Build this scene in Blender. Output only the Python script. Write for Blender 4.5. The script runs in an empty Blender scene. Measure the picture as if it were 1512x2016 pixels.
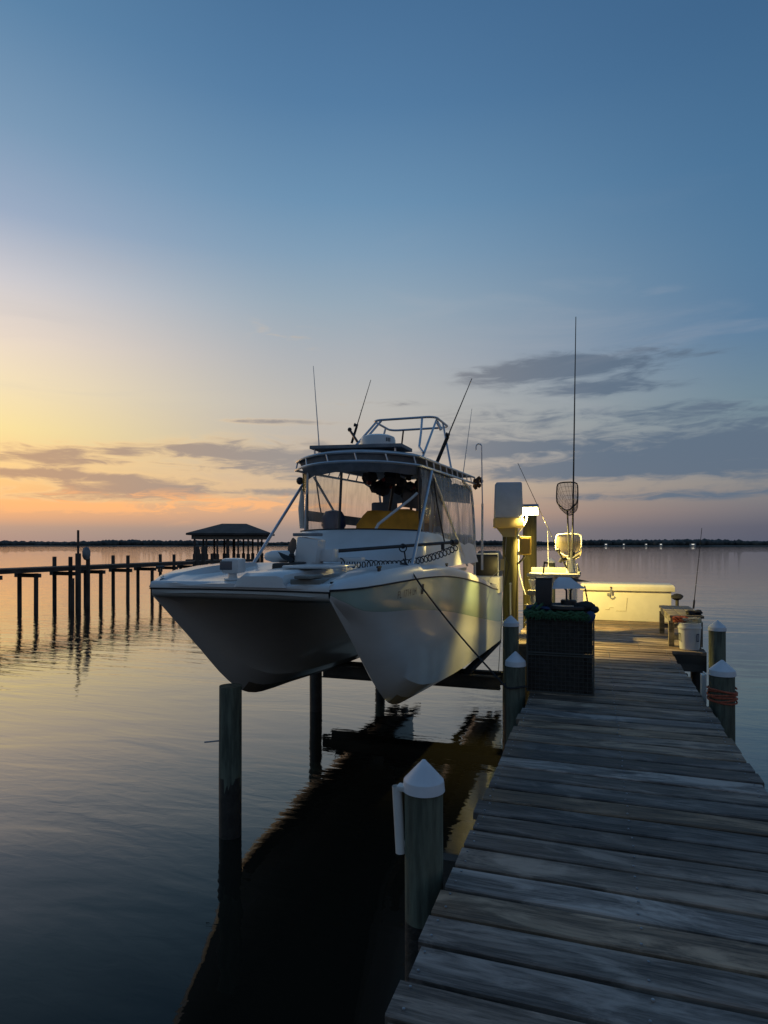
import bpy, bmesh, math, random
from math import sin, cos, pi, radians, atan, exp, sqrt
from mathutils import Vector, Matrix
random.seed(7)
S = bpy.context.scene
COL = S.collection

# ------------------------------------------------------------------ camera
# world: X across our dock, Y along it away from the land, Z up, water at Z = -0.25, deck top at Z = 1.2
YAW = radians(18.587)
cd = bpy.data.cameras.new('camera'); cam = bpy.data.objects.new('camera', cd); COL.objects.link(cam)
cam.location = (0, 0, 2.7); cam.rotation_euler = (radians(90), 0, YAW)
cd.sensor_fit = 'HORIZONTAL'; cd.sensor_width = 36; cd.lens = 1240/1512*36
cd.shift_y = 64/1512
cd.clip_start = .05; cd.clip_end = 9000
S.camera = cam

# ------------------------------------------------------------------ sky
SUN_AZ = radians(-57)          # left of the dock direction
SUN_EL = radians(1.0)
W = bpy.data.worlds.new('World'); S.world = W; W.use_nodes = True
NT = W.node_tree; NT.nodes.clear()

class V:
    """tiny expression builder over math nodes"""
    def __init__(s, nt, sock): s.nt = nt; s.s = sock
    def op(s, o, *a):
        n = s.nt.nodes.new('ShaderNodeMath'); n.operation = o
        for i, x in enumerate((s,)+a):
            if isinstance(x, V): s.nt.links.new(x.s, n.inputs[i])
            else: n.inputs[i].default_value = x
        return V(s.nt, n.outputs[0])
    def __add__(s, b): return s.op('ADD', b)
    def __sub__(s, b): return s.op('SUBTRACT', b)
    def __mul__(s, b): return s.op('MULTIPLY', b)
    def __truediv__(s, b): return s.op('DIVIDE', b)
    def clamp(s):
        r = s.op('ADD', 0.0); r.s.node.use_clamp = True; return r

def lin(c):
    return tuple((x/255/12.92 if x/255 <= .04045 else ((x/255+.055)/1.055)**2.4) for x in c)

def smooth(nt, v, a, b):
    n = nt.nodes.new('ShaderNodeMapRange'); n.interpolation_type = 'SMOOTHSTEP'
    nt.links.new(v.s, n.inputs[0]); n.inputs[1].default_value = a; n.inputs[2].default_value = b
    return V(nt, n.outputs[0])

def mixc(nt, f, a, b):
    n = nt.nodes.new('ShaderNodeMix'); n.data_type = 'RGBA'
    if isinstance(f, V): nt.links.new(f.s, n.inputs[0])
    else: n.inputs[0].default_value = f
    for i, x in ((6, a), (7, b)):
        if hasattr(x, 'links'): nt.links.new(x, n.inputs[i])
        else: n.inputs[i].default_value = (*x, 1)
    return n.outputs[2]

def build_sky():
    nt = NT
    tc = nt.nodes.new('ShaderNodeTexCoord')
    sx = nt.nodes.new('ShaderNodeSeparateXYZ'); nt.links.new(tc.outputs['Generated'], sx.inputs[0])
    x, y, z = (V(nt, sx.outputs[i]) for i in range(3))
    el = z.op('ARCSINE')*(180/pi)
    az = x.op('ARCTAN2', y)*(180/pi)               # degrees, 0 along the dock, negative to the left
    rel = az - math.degrees(SUN_AZ)
    rel = (rel + 540.0).op('MODULO', 360.0) - 180.0
    rel = rel.op('ABSOLUTE')                        # degrees from the sunset
    e01 = (el/90.0).clamp()
    def ramp(stops):
        n = nt.nodes.new('ShaderNodeValToRGB'); nt.links.new(e01.s, n.inputs[0])
        r = n.color_ramp
        while len(r.elements) > 1: r.elements.remove(r.elements[-1])
        r.elements[0].position = stops[0][0]/90; r.elements[0].color = (*lin(stops[0][1]), 1)
        for p, c in stops[1:]:
            e = r.elements.new(p/90); e.color = (*lin(c), 1)
        return n.outputs[0]
    A = ramp([(0, (158, 140, 132)), (1.3, (172, 150, 135)), (2.3, (232, 172, 124)), (3.6, (252, 188, 120)), (5.5, (254, 206, 132)),
              (9, (255, 229, 156)), (12.5, (250, 228, 184)), (16, (240, 221, 202)), (20, (210, 205, 208)), (24.5, (158, 172, 195)), (30, (124, 153, 181)), (37, (92, 131, 166)), (50, (66, 105, 144)), (90, (50, 86, 130))])
    B = ramp([(0, (138, 130, 130)), (1.3, (152, 138, 133)), (2.8, (200, 162, 136)), (5.2, (208, 180, 150)), (7.9, (188, 176, 164)),
              (12.4, (184, 181, 176)), (16.7, (168, 173, 179)), (20.8, (148, 166, 181)), (24.7, (126, 155, 180)), (28.5, (106, 143, 175)), (35, (82, 122, 160)), (42, (68, 107, 146)), (60, (52, 90, 134)), (90, (46, 80, 124))])
    Cc = ramp([(0, (82, 88, 106)), (1.4, (88, 92, 108)), (2.9, (110, 111, 120)), (4.9, (129, 130, 133)), (7, (118, 130, 142)), (10.7, (106, 132, 147)),
               (16.5, (83, 120, 153)), (22, (77, 117, 152)), (28, (69, 110, 147)), (37, (59, 97, 135)), (50, (50, 86, 128)), (90, (44, 76, 120))])
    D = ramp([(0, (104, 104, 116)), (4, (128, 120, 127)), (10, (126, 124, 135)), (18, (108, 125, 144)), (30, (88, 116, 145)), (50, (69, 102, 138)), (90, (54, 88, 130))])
    c = mixc(nt, smooth(nt, rel, -2, 34), A, B)
    c = mixc(nt, smooth(nt, rel, 32, 76), c, Cc)
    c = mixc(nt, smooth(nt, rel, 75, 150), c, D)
    # streaky clouds: noise stretched along the horizon
    cb = nt.nodes.new('ShaderNodeCombineXYZ')
    nt.links.new((az*.075).s, cb.inputs[0]); nt.links.new((el*.36).s, cb.inputs[1])
    def noise(scale, det, off, dist=.3):
        ad = nt.nodes.new('ShaderNodeVectorMath'); ad.operation = 'ADD'
        nt.links.new(cb.outputs[0], ad.inputs[0]); ad.inputs[1].default_value = (off, off*.7, off*1.3)
        n = nt.nodes.new('ShaderNodeTexNoise'); n.inputs['Scale'].default_value = scale
        n.inputs['Detail'].default_value = det; n.inputs['Roughness'].default_value = .58; n.inputs['Distortion'].default_value = dist
        nt.links.new(ad.outputs[0], n.inputs['Vector']); return V(nt, n.outputs['Fac'])
    n1 = noise(1.1, 10, 3.1, 1.3); n2 = noise(3.6, 9, 11.7, 1.2)
    band = smooth(nt, el, 1.0, 3.5)*(smooth(nt, el, 9.5, 19)*-1.0+1.0)
    def blob(a, e, ra, re):
        p = (az-a)/ra; q = (el-e)/re
        return ((p*p+q*q)*-1.0).op('EXPONENT')
    lay = [(-29.4, 7.5, 6.5, 1.5, .60), (-35, 8.2, 2.6, .6, .45), (-46.8, 7.2, 4, .8, .50), (-41, 7.7, 2.2, .55, .55), (-46.4, 5.6, 7, .4, .62), (-39.4, 4.9, 4.6, .55, .80),
           (-28.7, 4.7, 4.5, .3, .55), (-42.7, 4.0, 9, .5, .42), (-26.7, 18.4, 4.5, 1.5, .20), (1, 15.3, 8.5, 1.3, .56), (-5, 14.7, 6, 1.0, .40), (2, 13.1, 7, .5, .44), (8.5, 7.4, 13, 1.7, .84),
           (-6.7, 8.6, 5, .45, .55), (-3.1, 6.5, 7, .6, .55), (9, 4.1, 10, .4, .45), (-27.6, 10.9, 4.5, .22, .55), (-20.2, 12.7, 4, .3, .42), (-20, 7, 8, 1.2, .30), (-8, 10.8, 8, 1.2, .34), (12, 10.8, 9, 1.0, .36),
           (44, 7, 24, 2.2, .60), (-75, 6.5, 14, 1.6, .60), (95, 9, 25, 2, .5), (-120, 8, 25, 2, .5), (170, 8, 30, 2, .5)]
    bl = None
    for a, e, ra, re, w in lay:
        t = blob(a, e, ra*1.1, re*1.15)*(w*1.12)
        bl = t if bl is None else bl+t
    dens = bl + ((n1-.5)*1.7 + (n2-.5)*1.15)*(smooth(nt, bl, .02, .30)*.85+.15) + band*.04
    m = smooth(nt, dens, .10, .78)
    cl = mixc(nt, smooth(nt, rel, 4, 34), lin((180, 146, 122)), lin((146, 141, 140)))
    cl = mixc(nt, smooth(nt, rel, 30, 60), cl, lin((90, 107, 127)))
    rim = m*(m*-1.0+1.0)*4.0*(smooth(nt, rel, 6, 42)*-1.0+1.0)
    c = mixc(nt, rim*.6, c, lin((255, 214, 152)))
    c = mixc(nt, m*m.op('SQRT')*.9, c, cl)
    # lit underside streaks, pink-orange near the sunset
    st = smooth(nt, (n2-.5)*1.5+(n1-.5)*.8+blob(-47, 3.0, 9, .5)*.6+blob(-27, 3.6, 9, .4)*.4+blob(-38, 4.2, 16, .3)*.25, .10, .45)*blob(-40, 3.5, 20, 1.1)
    c = mixc(nt, st*.95, c, lin((255, 184, 122)))
    # soft veil high up
    n3 = noise(.8, 5, 23.0, .8)
    veil = smooth(nt, n3, .5, .75)*smooth(nt, el, 8, 14)*(smooth(nt, el, 18, 30)*-1.0+1.0)
    c = mixc(nt, veil*.16, c, lin((176, 176, 182)))
    # a share of the physical twilight sky
    sk = nt.nodes.new('ShaderNodeTexSky'); sk.sky_type = 'NISHITA'; sk.sun_disc = False
    sk.sun_elevation = SUN_EL; sk.sun_rotation = SUN_AZ
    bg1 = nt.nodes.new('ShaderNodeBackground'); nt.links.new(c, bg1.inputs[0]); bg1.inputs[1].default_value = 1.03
    bg2 = nt.nodes.new('ShaderNodeBackground'); nt.links.new(sk.outputs[0], bg2.inputs[0]); bg2.inputs[1].default_value = .005
    ad = nt.nodes.new('ShaderNodeAddShader'); nt.links.new(bg1.outputs[0], ad.inputs[0]); nt.links.new(bg2.outputs[0], ad.inputs[1])
    out = nt.nodes.new('ShaderNodeOutputWorld'); nt.links.new(ad.outputs[0], out.inputs[0])
build_sky()

sd = bpy.data.lights.new('sun', 'SUN'); sun = bpy.data.objects.new('sun', sd); COL.objects.link(sun)
sd.energy = .12; sd.angle = radians(10); sd.color = (1, .62, .34)
sdir = Vector((sin(SUN_AZ)*cos(radians(3)), cos(SUN_AZ)*cos(radians(3)), sin(radians(3))))
sun.rotation_euler = (-sdir).to_track_quat('-Z', 'Y').to_euler()

S.view_settings.view_transform = 'Standard'; S.view_settings.look = 'None'
S.view_settings.exposure = 0; S.view_settings.gamma = 1; S.view_settings.use_curve_mapping = False
S.render.engine = 'CYCLES'
S.cycles.use_denoising = True
S.cycles.max_bounces = 8; S.cycles.transparent_max_bounces = 24
S.cycles.sample_clamp_indirect = 4
S.cycles.caustics_reflective = False; S.cycles.caustics_refractive = False

# ------------------------------------------------------------------ materials
def mat(name, col, rough=.6, metal=0, spec=None, var=0, vscale=6, bump=0, bscale=30, stretch=(1, 1, 1), rnd=0, col2=None, trans=0, coat=0, emit=None, estr=0, dirt=0, dcol=(.05, .045, .035)):
    m = bpy.data.materials.new(name); m.use_nodes = True; nt = m.node_tree
    b = nt.nodes['Principled BSDF']; b.inputs['Base Color'].default_value = (*col, 1)
    b.inputs['Roughness'].default_value = rough; b.inputs['Metallic'].default_value = metal
    if spec is not None: b.inputs['Specular IOR Level'].default_value = spec
    if coat: b.inputs['Coat Weight'].default_value = coat; b.inputs['Coat Roughness'].default_value = .08
    if trans: b.inputs['Transmission Weight'].default_value = trans
    if emit: b.inputs['Emission Color'].default_value = (*emit, 1); b.inputs['Emission Strength'].default_value = estr
    tc = nt.nodes.new('ShaderNodeTexCoord'); mp = nt.nodes.new('ShaderNodeMapping'); mp.inputs['Scale'].default_value = stretch
    nt.links.new(tc.outputs['Object'], mp.inputs[0]); vec = mp.outputs[0]
    if rnd:
        oi = nt.nodes.new('ShaderNodeObjectInfo')
        ml = nt.nodes.new('ShaderNodeVectorMath'); ml.operation = 'MULTIPLY_ADD'
        cb = nt.nodes.new('ShaderNodeCombineXYZ')
        for i in range(3): nt.links.new(oi.outputs['Random'], cb.inputs[i])
        nt.links.new(cb.outputs[0], ml.inputs[0]); ml.inputs[1].default_value = (37, 53, 71); nt.links.new(vec, ml.inputs[2]); vec = ml.outputs[0]
    cs = None
    def nz(sc, det=5, ro=.6):
        n = nt.nodes.new('ShaderNodeTexNoise'); n.inputs['Scale'].default_value = sc; n.inputs['Detail'].default_value = det; n.inputs['Roughness'].default_value = ro
        nt.links.new(vec, n.inputs['Vector']); return V(nt, n.outputs['Fac'])
    if var or col2:
        f = smooth(nt, nz(vscale), .3, .7)
        lo = tuple(c*(1-var) for c in col); hi = col2 if col2 else tuple(min(1, c*(1+var)) for c in col)
        cs = mixc(nt, f, lo, hi)
    if dirt:
        f = smooth(nt, nz(vscale*.4, 7, .7)*.6+nz(vscale*2.3, 5, .7)*.4, .52, .72)*dirt
        cs = mixc(nt, f, cs if cs else col, dcol)
    if rnd:
        hs = nt.nodes.new('ShaderNodeHueSaturation')
        if cs: nt.links.new(cs, hs.inputs['Color'])
        else: hs.inputs['Color'].default_value = (*col, 1)
        nt.links.new((V(nt, oi.outputs['Random'])*(2*rnd)+(1-rnd)).s, hs.inputs['Value']); cs = hs.outputs[0]
    if cs: nt.links.new(cs, b.inputs['Base Color'])
    if bump:
        bp = nt.nodes.new('ShaderNodeBump'); bp.inputs['Strength'].default_value = bump; bp.inputs['Distance'].default_value = .01
        nt.links.new(nz(bscale, 6, .65).s, bp.inputs['Height']); nt.links.new(bp.outputs[0], b.inputs['Normal'])
    return m

def deck_wood(name, base, rnd=.35):
    """weathered boards: grain along local X, knots, grey bleaching, a look of its own per board"""
    m = bpy.data.materials.new(name); m.use_nodes = True; nt = m.node_tree; b = nt.nodes['Principled BSDF']
    tc = nt.nodes.new('ShaderNodeTexCoord'); oi = nt.nodes.new('ShaderNodeObjectInfo')
    r = V(nt, oi.outputs['Random'])
    cb = nt.nodes.new('ShaderNodeCombineXYZ')
    nt.links.new((r*31.0).s, cb.inputs[0]); nt.links.new((r*57.0).s, cb.inputs[1]); nt.links.new((r*17.0).s, cb.inputs[2])
    ad = nt.nodes.new('ShaderNodeVectorMath'); ad.operation = 'ADD'
    nt.links.new(tc.outputs['Object'], ad.inputs[0]); nt.links.new(cb.outputs[0], ad.inputs[1])
    def nz(scale, st, det=6, ro=.6, dist=0):
        mp = nt.nodes.new('ShaderNodeMapping'); mp.inputs['Scale'].default_value = st; nt.links.new(ad.outputs[0], mp.inputs[0])
        n = nt.nodes.new('ShaderNodeTexNoise'); n.inputs['Scale'].default_value = scale; n.inputs['Detail'].default_value = det
        n.inputs['Roughness'].default_value = ro; n.inputs['Distortion'].default_value = dist
        nt.links.new(mp.outputs[0], n.inputs['Vector']); return V(nt, n.outputs['Fac'])
    grain = nz(9, (.22, 4.2, 2), 7, .72, .5); blotch = nz(2.2, (.8, 3.6, 1), 6, .68, .7); fine = nz(60, (.08, 1.25, 1), 4, .75)
    kn = nt.nodes.new('ShaderNodeTexVoronoi'); kn.inputs['Scale'].default_value = 1.0
    mp = nt.nodes.new('ShaderNodeMapping'); mp.inputs['Scale'].default_value = (1.6, 5, .01); nt.links.new(ad.outputs[0], mp.inputs[0]); nt.links.new(mp.outputs[0], kn.inputs['Vector'])
    knot = smooth(nt, V(nt, kn.outputs['Distance']), .17, .05)
    dark = tuple(c*.34 for c in base); pale = tuple(min(1, c*2.1) for c in base)
    c = mixc(nt, smooth(nt, grain*.55+fine*.45, .41, .58), dark, base)
    c = mixc(nt, smooth(nt, blotch, .44, .66)*.9, c, pale)
    c = mixc(nt, smooth(nt, nz(1.1, (1, 1.6, 1), 5, .65), .54, .75)*.5, c, (base[0]*.75, base[1]*.62, base[2]*.5))
    c = mixc(nt, knot*.7, c, (.02, .014, .01))
    hs = nt.nodes.new('ShaderNodeHueSaturation'); nt.links.new(c, hs.inputs['Color'])
    nt.links.new((r*(2*rnd)+(1-rnd)).s, hs.inputs['Value'])
    nt.links.new((r*7.3).op('FRACT').__mul__(.7).__add__(.6).s, hs.inputs['Saturation'])
    nt.links.new(hs.outputs[0], b.inputs['Base Color'])
    nt.links.new((grain*.3+.52).s, b.inputs['Roughness'])
    bp = nt.nodes.new('ShaderNodeBump'); bp.inputs['Strength'].default_value = .55; bp.inputs['Distance'].default_value = .004
    nt.links.new((grain*.6+fine*.5-knot*.3).s, bp.inputs['Height']); nt.links.new(bp.outputs[0], b.inputs['Normal'])
    return m

M = {}
M['deck'] = deck_wood('weathered_deck_wood', (.185, .132, .093), .45)
M['bench'] = deck_wood('bench_wood', (.16, .14, .11), .12)
M['frame_wood'] = mat('frame_wood', (.06, .055, .045), .8, var=.4, bump=.4, stretch=(.3, 1, 1), rnd=.1)
M['post'] = mat('treated_piling', (.095, .108, .078), .8, var=.45, vscale=7, bump=.9, bscale=14, stretch=(3, 3, .35), rnd=.15, dirt=.6)
M['lift_post'] = mat('lift_piling_wood', (.10, .088, .03), .8, var=.35, vscale=5, bump=.5, bscale=14, stretch=(3, 3, .3), dirt=.5, dcol=(.04, .034, .012))
M['wet_post'] = mat('wet_fouled_wood', (.022, .02, .016), .5, var=.5, vscale=9, bump=.8, bscale=25)
M['cap'] = mat('white_piling_cap', (.62, .64, .66), .45, var=.06, vscale=8, dirt=.25, dcol=(.3, .29, .26))
M['pvc'] = mat('white_pvc', (.62, .62, .58), .4, var=.08, dirt=.3, dcol=(.28, .26, .2))
M['gel'] = mat('white_gelcoat', (.62, .63, .62), .28, var=.04, vscale=2, coat=.3, dirt=.16, dcol=(.36, .35, .3))
M['hull_low'] = mat('white_hull', (.62, .64, .62), .3, var=.06, vscale=1.6, coat=.3, dirt=.24, dcol=(.26, .23, .17), stretch=(1, .4, 1.6))
M['hull_up'] = mat('seafoam_hull', (.36, .47, .41), .25, var=.05, vscale=1.4, coat=.4, dirt=.16, dcol=(.2, .22, .18))
M['bottom'] = mat('stained_bottom', (.20, .17, .13), .5, var=.3, vscale=3, dirt=.4)
M['rub'] = mat('black_rubber', (.013, .013, .014), .75)
M['black'] = mat('black_plastic', (.014, .014, .016), .42, var=.2)
M['steel'] = mat('aluminium_tube', (.52, .53, .55), .34, metal=.75, var=.08)
M['white_tube'] = mat('white_painted_tube', (.62, .63, .63), .35, var=.05)
M['canvas'] = mat('grey_canvas', (.21, .22, .235), .85, var=.2, vscale=5, bump=.4, bscale=25)
M['yellow'] = mat('mustard_canvas', (.66, .27, .02), .8, var=.2, vscale=4, bump=.6, bscale=10)
M['darkcloth'] = mat('dark_cloth', (.02, .021, .024), .85, var=.4, bump=.6, bscale=14)
M['rope_dark'] = mat('dark_rope', (.022, .023, .026), .8, bump=.6, bscale=120)
M['rope_red'] = mat('orange_rope', (.38, .09, .045), .8, var=.3, vscale=30, bump=.6, bscale=120)
M['rope_pale'] = mat('pale_rope', (.55, .48, .33), .8, var=.2, vscale=30, bump=.6, bscale=120)
M['green_rope'] = mat('green_rope', (.035, .10, .04), .85, var=.4, vscale=40, bump=1, bscale=60)
M['wire'] = mat('coated_wire', (.06, .06, .05), .5)
M['mesh_liner'] = mat('fouled_mesh_liner', (.032, .028, .023), .9, var=.5, vscale=18, bump=1, bscale=40)
M['boxwhite'] = mat('dock_box_fibreglass', (.78, .73, .58), .42, var=.05, vscale=3, dirt=.2, dcol=(.4, .34, .2))
M['poly'] = mat('polyethylene_board', (.36, .35, .31), .4, var=.05, dirt=.25, dcol=(.35, .3, .2))
M['motor'] = mat('motor_cover', (.5, .52, .54), .5, var=.06, dirt=.15)
M['tray'] = mat('motor_tray', (.34, .31, .22), .5, var=.05)
M['jbox'] = mat('junction_box_plastic', (.34, .28, .16), .5, var=.08)
M['galv'] = mat('galvanised_steel', (.32, .33, .34), .5, metal=.6, var=.25)
M['rust'] = mat('rusty_steel', (.09, .045, .025), .8, var=.4, vscale=20, bump=.5)
M['net_dark'] = mat('dark_net', (.03, .03, .03), .8)
M['blue'] = mat('blue_plastic', (.02, .04, .11), .5)
M['red'] = mat('red_gear', (.22, .035, .03), .6, var=.3)
M['amber'] = mat('amber_flag', (.5, .28, .02), .7)
M['shingle'] = mat('dark_shingle', (.05, .045, .042), .9, var=.35, vscale=2, bump=.5, bscale=6)
M['trim'] = mat('weathered_trim', (.2, .2, .18), .9, var=.15)
M['far_wood'] = mat('far_wood', (.07, .055, .045), .85, var=.35, vscale=2)
M['trees'] = mat('far_trees', (.06, .065, .06), .95, var=.45, vscale=.08)
M['shore'] = mat('far_shore_sand', (.08, .075, .06), .95, var=.3, vscale=.05)
M['housewall'] = mat('far_house_wall', (.4, .4, .38), .8)
M['litwin'] = mat('lit_window', (.8, .8, .7), .5, emit=(1, .93, .78), estr=.7)
M['lens'] = mat('flood_lens', (1, .9, .6), .3, emit=(1, .76, .28), estr=30)
M['cushion'] = mat('grey_cushion', (.2, .21, .22), .7, var=.1)
M['glassdark'] = mat('dark_screen', (.01, .011, .013), .12)
M['screen_grey'] = mat('grey_lamp_glass', (.10, .11, .13), .15)
M['ink'] = mat('registration_ink', (.03, .045, .045), .5)

def translucent(name, col, t=.4, alpha=1):
    m = bpy.data.materials.new(name); m.use_nodes = True; nt = m.node_tree; nt.nodes.clear()
    out = nt.nodes.new('ShaderNodeOutputMaterial')
    d = nt.nodes.new('ShaderNodeBsdfDiffuse'); d.inputs[0].default_value = (*col, 1)
    tr = nt.nodes.new('ShaderNodeBsdfTranslucent'); tr.inputs[0].default_value = (*col, 1)
    mx = nt.nodes.new('ShaderNodeMixShader'); mx.inputs[0].default_value = t
    nt.links.new(d.outputs[0], mx.inputs[1]); nt.links.new(tr.outputs[0], mx.inputs[2])
    last = mx.outputs[0]
    if alpha < 1:
        tp = nt.nodes.new('ShaderNodeBsdfTransparent'); m2 = nt.nodes.new('ShaderNodeMixShader'); m2.inputs[0].default_value = alpha
        nt.links.new(tp.outputs[0], m2.inputs[1]); nt.links.new(last, m2.inputs[2]); last = m2.outputs[0]
    nt.links.new(last, out.inputs[0]); return m
M['net_pale'] = translucent('pale_net', (.34, .29, .2), .5, .72)
M['tray'] = translucent('motor_tray', (.62, .54, .32), .55)
M['jbox_shell'] = translucent('junction_box_shell', (.5, .4, .16), .5)
M['fine_net'] = translucent('fine_dark_net', (.05, .05, .05), .4, .28)

def vinyl(name, haze=.16, bmp=.5, tint=(.88, .89, .9, 1)):
    m = bpy.data.materials.new(name); m.use_nodes = True; nt = m.node_tree; nt.nodes.clear()
    out = nt.nodes.new('ShaderNodeOutputMaterial')
    tp = nt.nodes.new('ShaderNodeBsdfTransparent'); tp.inputs[0].default_value = tint
    gl = nt.nodes.new('ShaderNodeBsdfGlossy'); gl.inputs['Roughness'].default_value = .12
    df = nt.nodes.new('ShaderNodeBsdfDiffuse'); df.inputs[0].default_value = (.5, .5, .48, 1)
    trl = nt.nodes.new('ShaderNodeBsdfTranslucent'); trl.inputs[0].default_value = (.5, .5, .48, 1)
    tc = nt.nodes.new('ShaderNodeTexCoord'); mp = nt.nodes.new('ShaderNodeMapping'); mp.inputs['Scale'].default_value = (3, 3, .8)
    n = nt.nodes.new('ShaderNodeTexNoise'); n.inputs['Scale'].default_value = 2.2; n.inputs['Detail'].default_value = 6; n.inputs['Distortion'].default_value = .8
    nt.links.new(tc.outputs['Object'], mp.inputs[0]); nt.links.new(mp.outputs[0], n.inputs['Vector'])
    fr = nt.nodes.new('ShaderNodeLayerWeight'); fr.inputs[0].default_value = .5; frv = V(nt, fr.outputs['Facing']).op('POWER', 4.0)*.45+.03
    bp = nt.nodes.new('ShaderNodeBump'); bp.inputs['Strength'].default_value = bmp; bp.inputs['Distance'].default_value = .03
    nt.links.new(n.outputs[0], bp.inputs['Height']); nt.links.new(bp.outputs[0], gl.inputs['Normal']); nt.links.new(bp.outputs[0], fr.inputs['Normal'])
    md = nt.nodes.new('ShaderNodeMixShader'); md.inputs[0].default_value = .5; nt.links.new(df.outputs[0], md.inputs[1]); nt.links.new(trl.outputs[0], md.inputs[2])
    m1 = nt.nodes.new('ShaderNodeMixShader'); nt.links.new((smooth(nt, V(nt, n.outputs['Fac']), .35, .75)*(haze*1.6)+haze*.4).s, m1.inputs[0])
    nt.links.new(tp.outputs[0], m1.inputs[1]); nt.links.new(md.outputs[0], m1.inputs[2])
    m2 = nt.nodes.new('ShaderNodeMixShader'); nt.links.new(frv.s, m2.inputs[0]); nt.links.new(m1.outputs[0], m2.inputs[1]); nt.links.new(gl.outputs[0], m2.inputs[2])
    nt.links.new(m2.outputs[0], out.inputs[0]); return m
M['vinyl'] = vinyl('clear_vinyl', .13, .12, (.95, .95, .95, 1))
M['vinyl_side'] = vinyl('scuffed_vinyl', .46, .4)

def water_mat():
    m = bpy.data.materials.new('bay_water'); m.use_nodes = True; nt = m.node_tree; nt.nodes.clear()
    out = nt.nodes.new('ShaderNodeOutputMaterial'); df = nt.nodes.new('ShaderNodeBsdfDiffuse'); df.inputs[0].default_value = (.013, .0125, .009, 1)
    gl = nt.nodes.new('ShaderNodeBsdfGlossy'); gl.inputs['Roughness'].default_value = .015; gl.inputs['Color'].default_value = (1, .97, .91, 1)
    lw = nt.nodes.new('ShaderNodeLayerWeight'); lw.inputs[0].default_value = .5
    rp = nt.nodes.new('ShaderNodeValToRGB'); nt.links.new(lw.outputs['Facing'], rp.inputs[0]); cr = rp.color_ramp; cr.interpolation = 'B_SPLINE'
    pts = [(0, .02), (.3, .03), (.455, .045), (.58, .13), (.68, .29), (.78, .48), (.86, .70), (1, 1)]
    cr.elements[0].position = 0; cr.elements[0].color = (.02,)*3+(1,); cr.elements[1].position = 1; cr.elements[1].color = (1, 1, 1, 1)
    for p_, v_ in pts[1:-1]: e_ = cr.elements.new(p_); e_.color = (v_, v_, v_, 1)
    mx = nt.nodes.new('ShaderNodeMixShader'); nt.links.new(rp.outputs[0], mx.inputs[0]); nt.links.new(df.outputs[0], mx.inputs[1]); nt.links.new(gl.outputs[0], mx.inputs[2])
    nt.links.new(mx.outputs[0], out.inputs[0])
    g = nt.nodes.new('ShaderNodeNewGeometry')
    def nz(scale, st, det, ro, dist=0, off=0):
        mp = nt.nodes.new('ShaderNodeMapping'); mp.inputs['Scale'].default_value = st; mp.inputs['Location'].default_value = (off, off, 0); mp.inputs['Rotation'].default_value = (0, 0, -YAW+.1)
        nt.links.new(g.outputs['Position'], mp.inputs[0])
        n = nt.nodes.new('ShaderNodeTexNoise'); n.inputs['Scale'].default_value = scale; n.inputs['Detail'].default_value = det
        n.inputs['Roughness'].default_value = ro; n.inputs['Distortion'].default_value = dist
        nt.links.new(mp.outputs[0], n.inputs['Vector']); return V(nt, n.outputs['Fac'])
    swell = nz(.55, (.55, 1.5, 1), 3, .5, .6); rip = nz(5.0, (.6, 1.5, 1), 3, .5, .5, 5); patch = smooth(nt, nz(.12, (.5, 1.4, 1), 3, .5, .5, 9), .42, .62)
    sp = nt.nodes.new('ShaderNodeSeparateXYZ'); nt.links.new(g.outputs['Position'], sp.inputs[0])
    wind = smooth(nt, V(nt, sp.outputs[0])*-1.0, 5.0, 16.0).op('MAXIMUM', smooth(nt, V(nt, sp.outputs[1]), 25.0, 90.0)*.6)
    chop = nz(1.5, (.35, 1.9, 1), 4, .55, .5, 21)
    h = swell*.017 + rip*(patch*.0020+.0010) + chop*wind*.016
    bp = nt.nodes.new('ShaderNodeBump'); bp.inputs['Strength'].default_value = 1; bp.inputs['Distance'].default_value = 1.0
    nt.links.new(h.s, bp.inputs['Height'])
    for n_ in (gl, lw): nt.links.new(bp.outputs[0], n_.inputs['Normal'])
    return m
M['water'] = water_mat()

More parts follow.
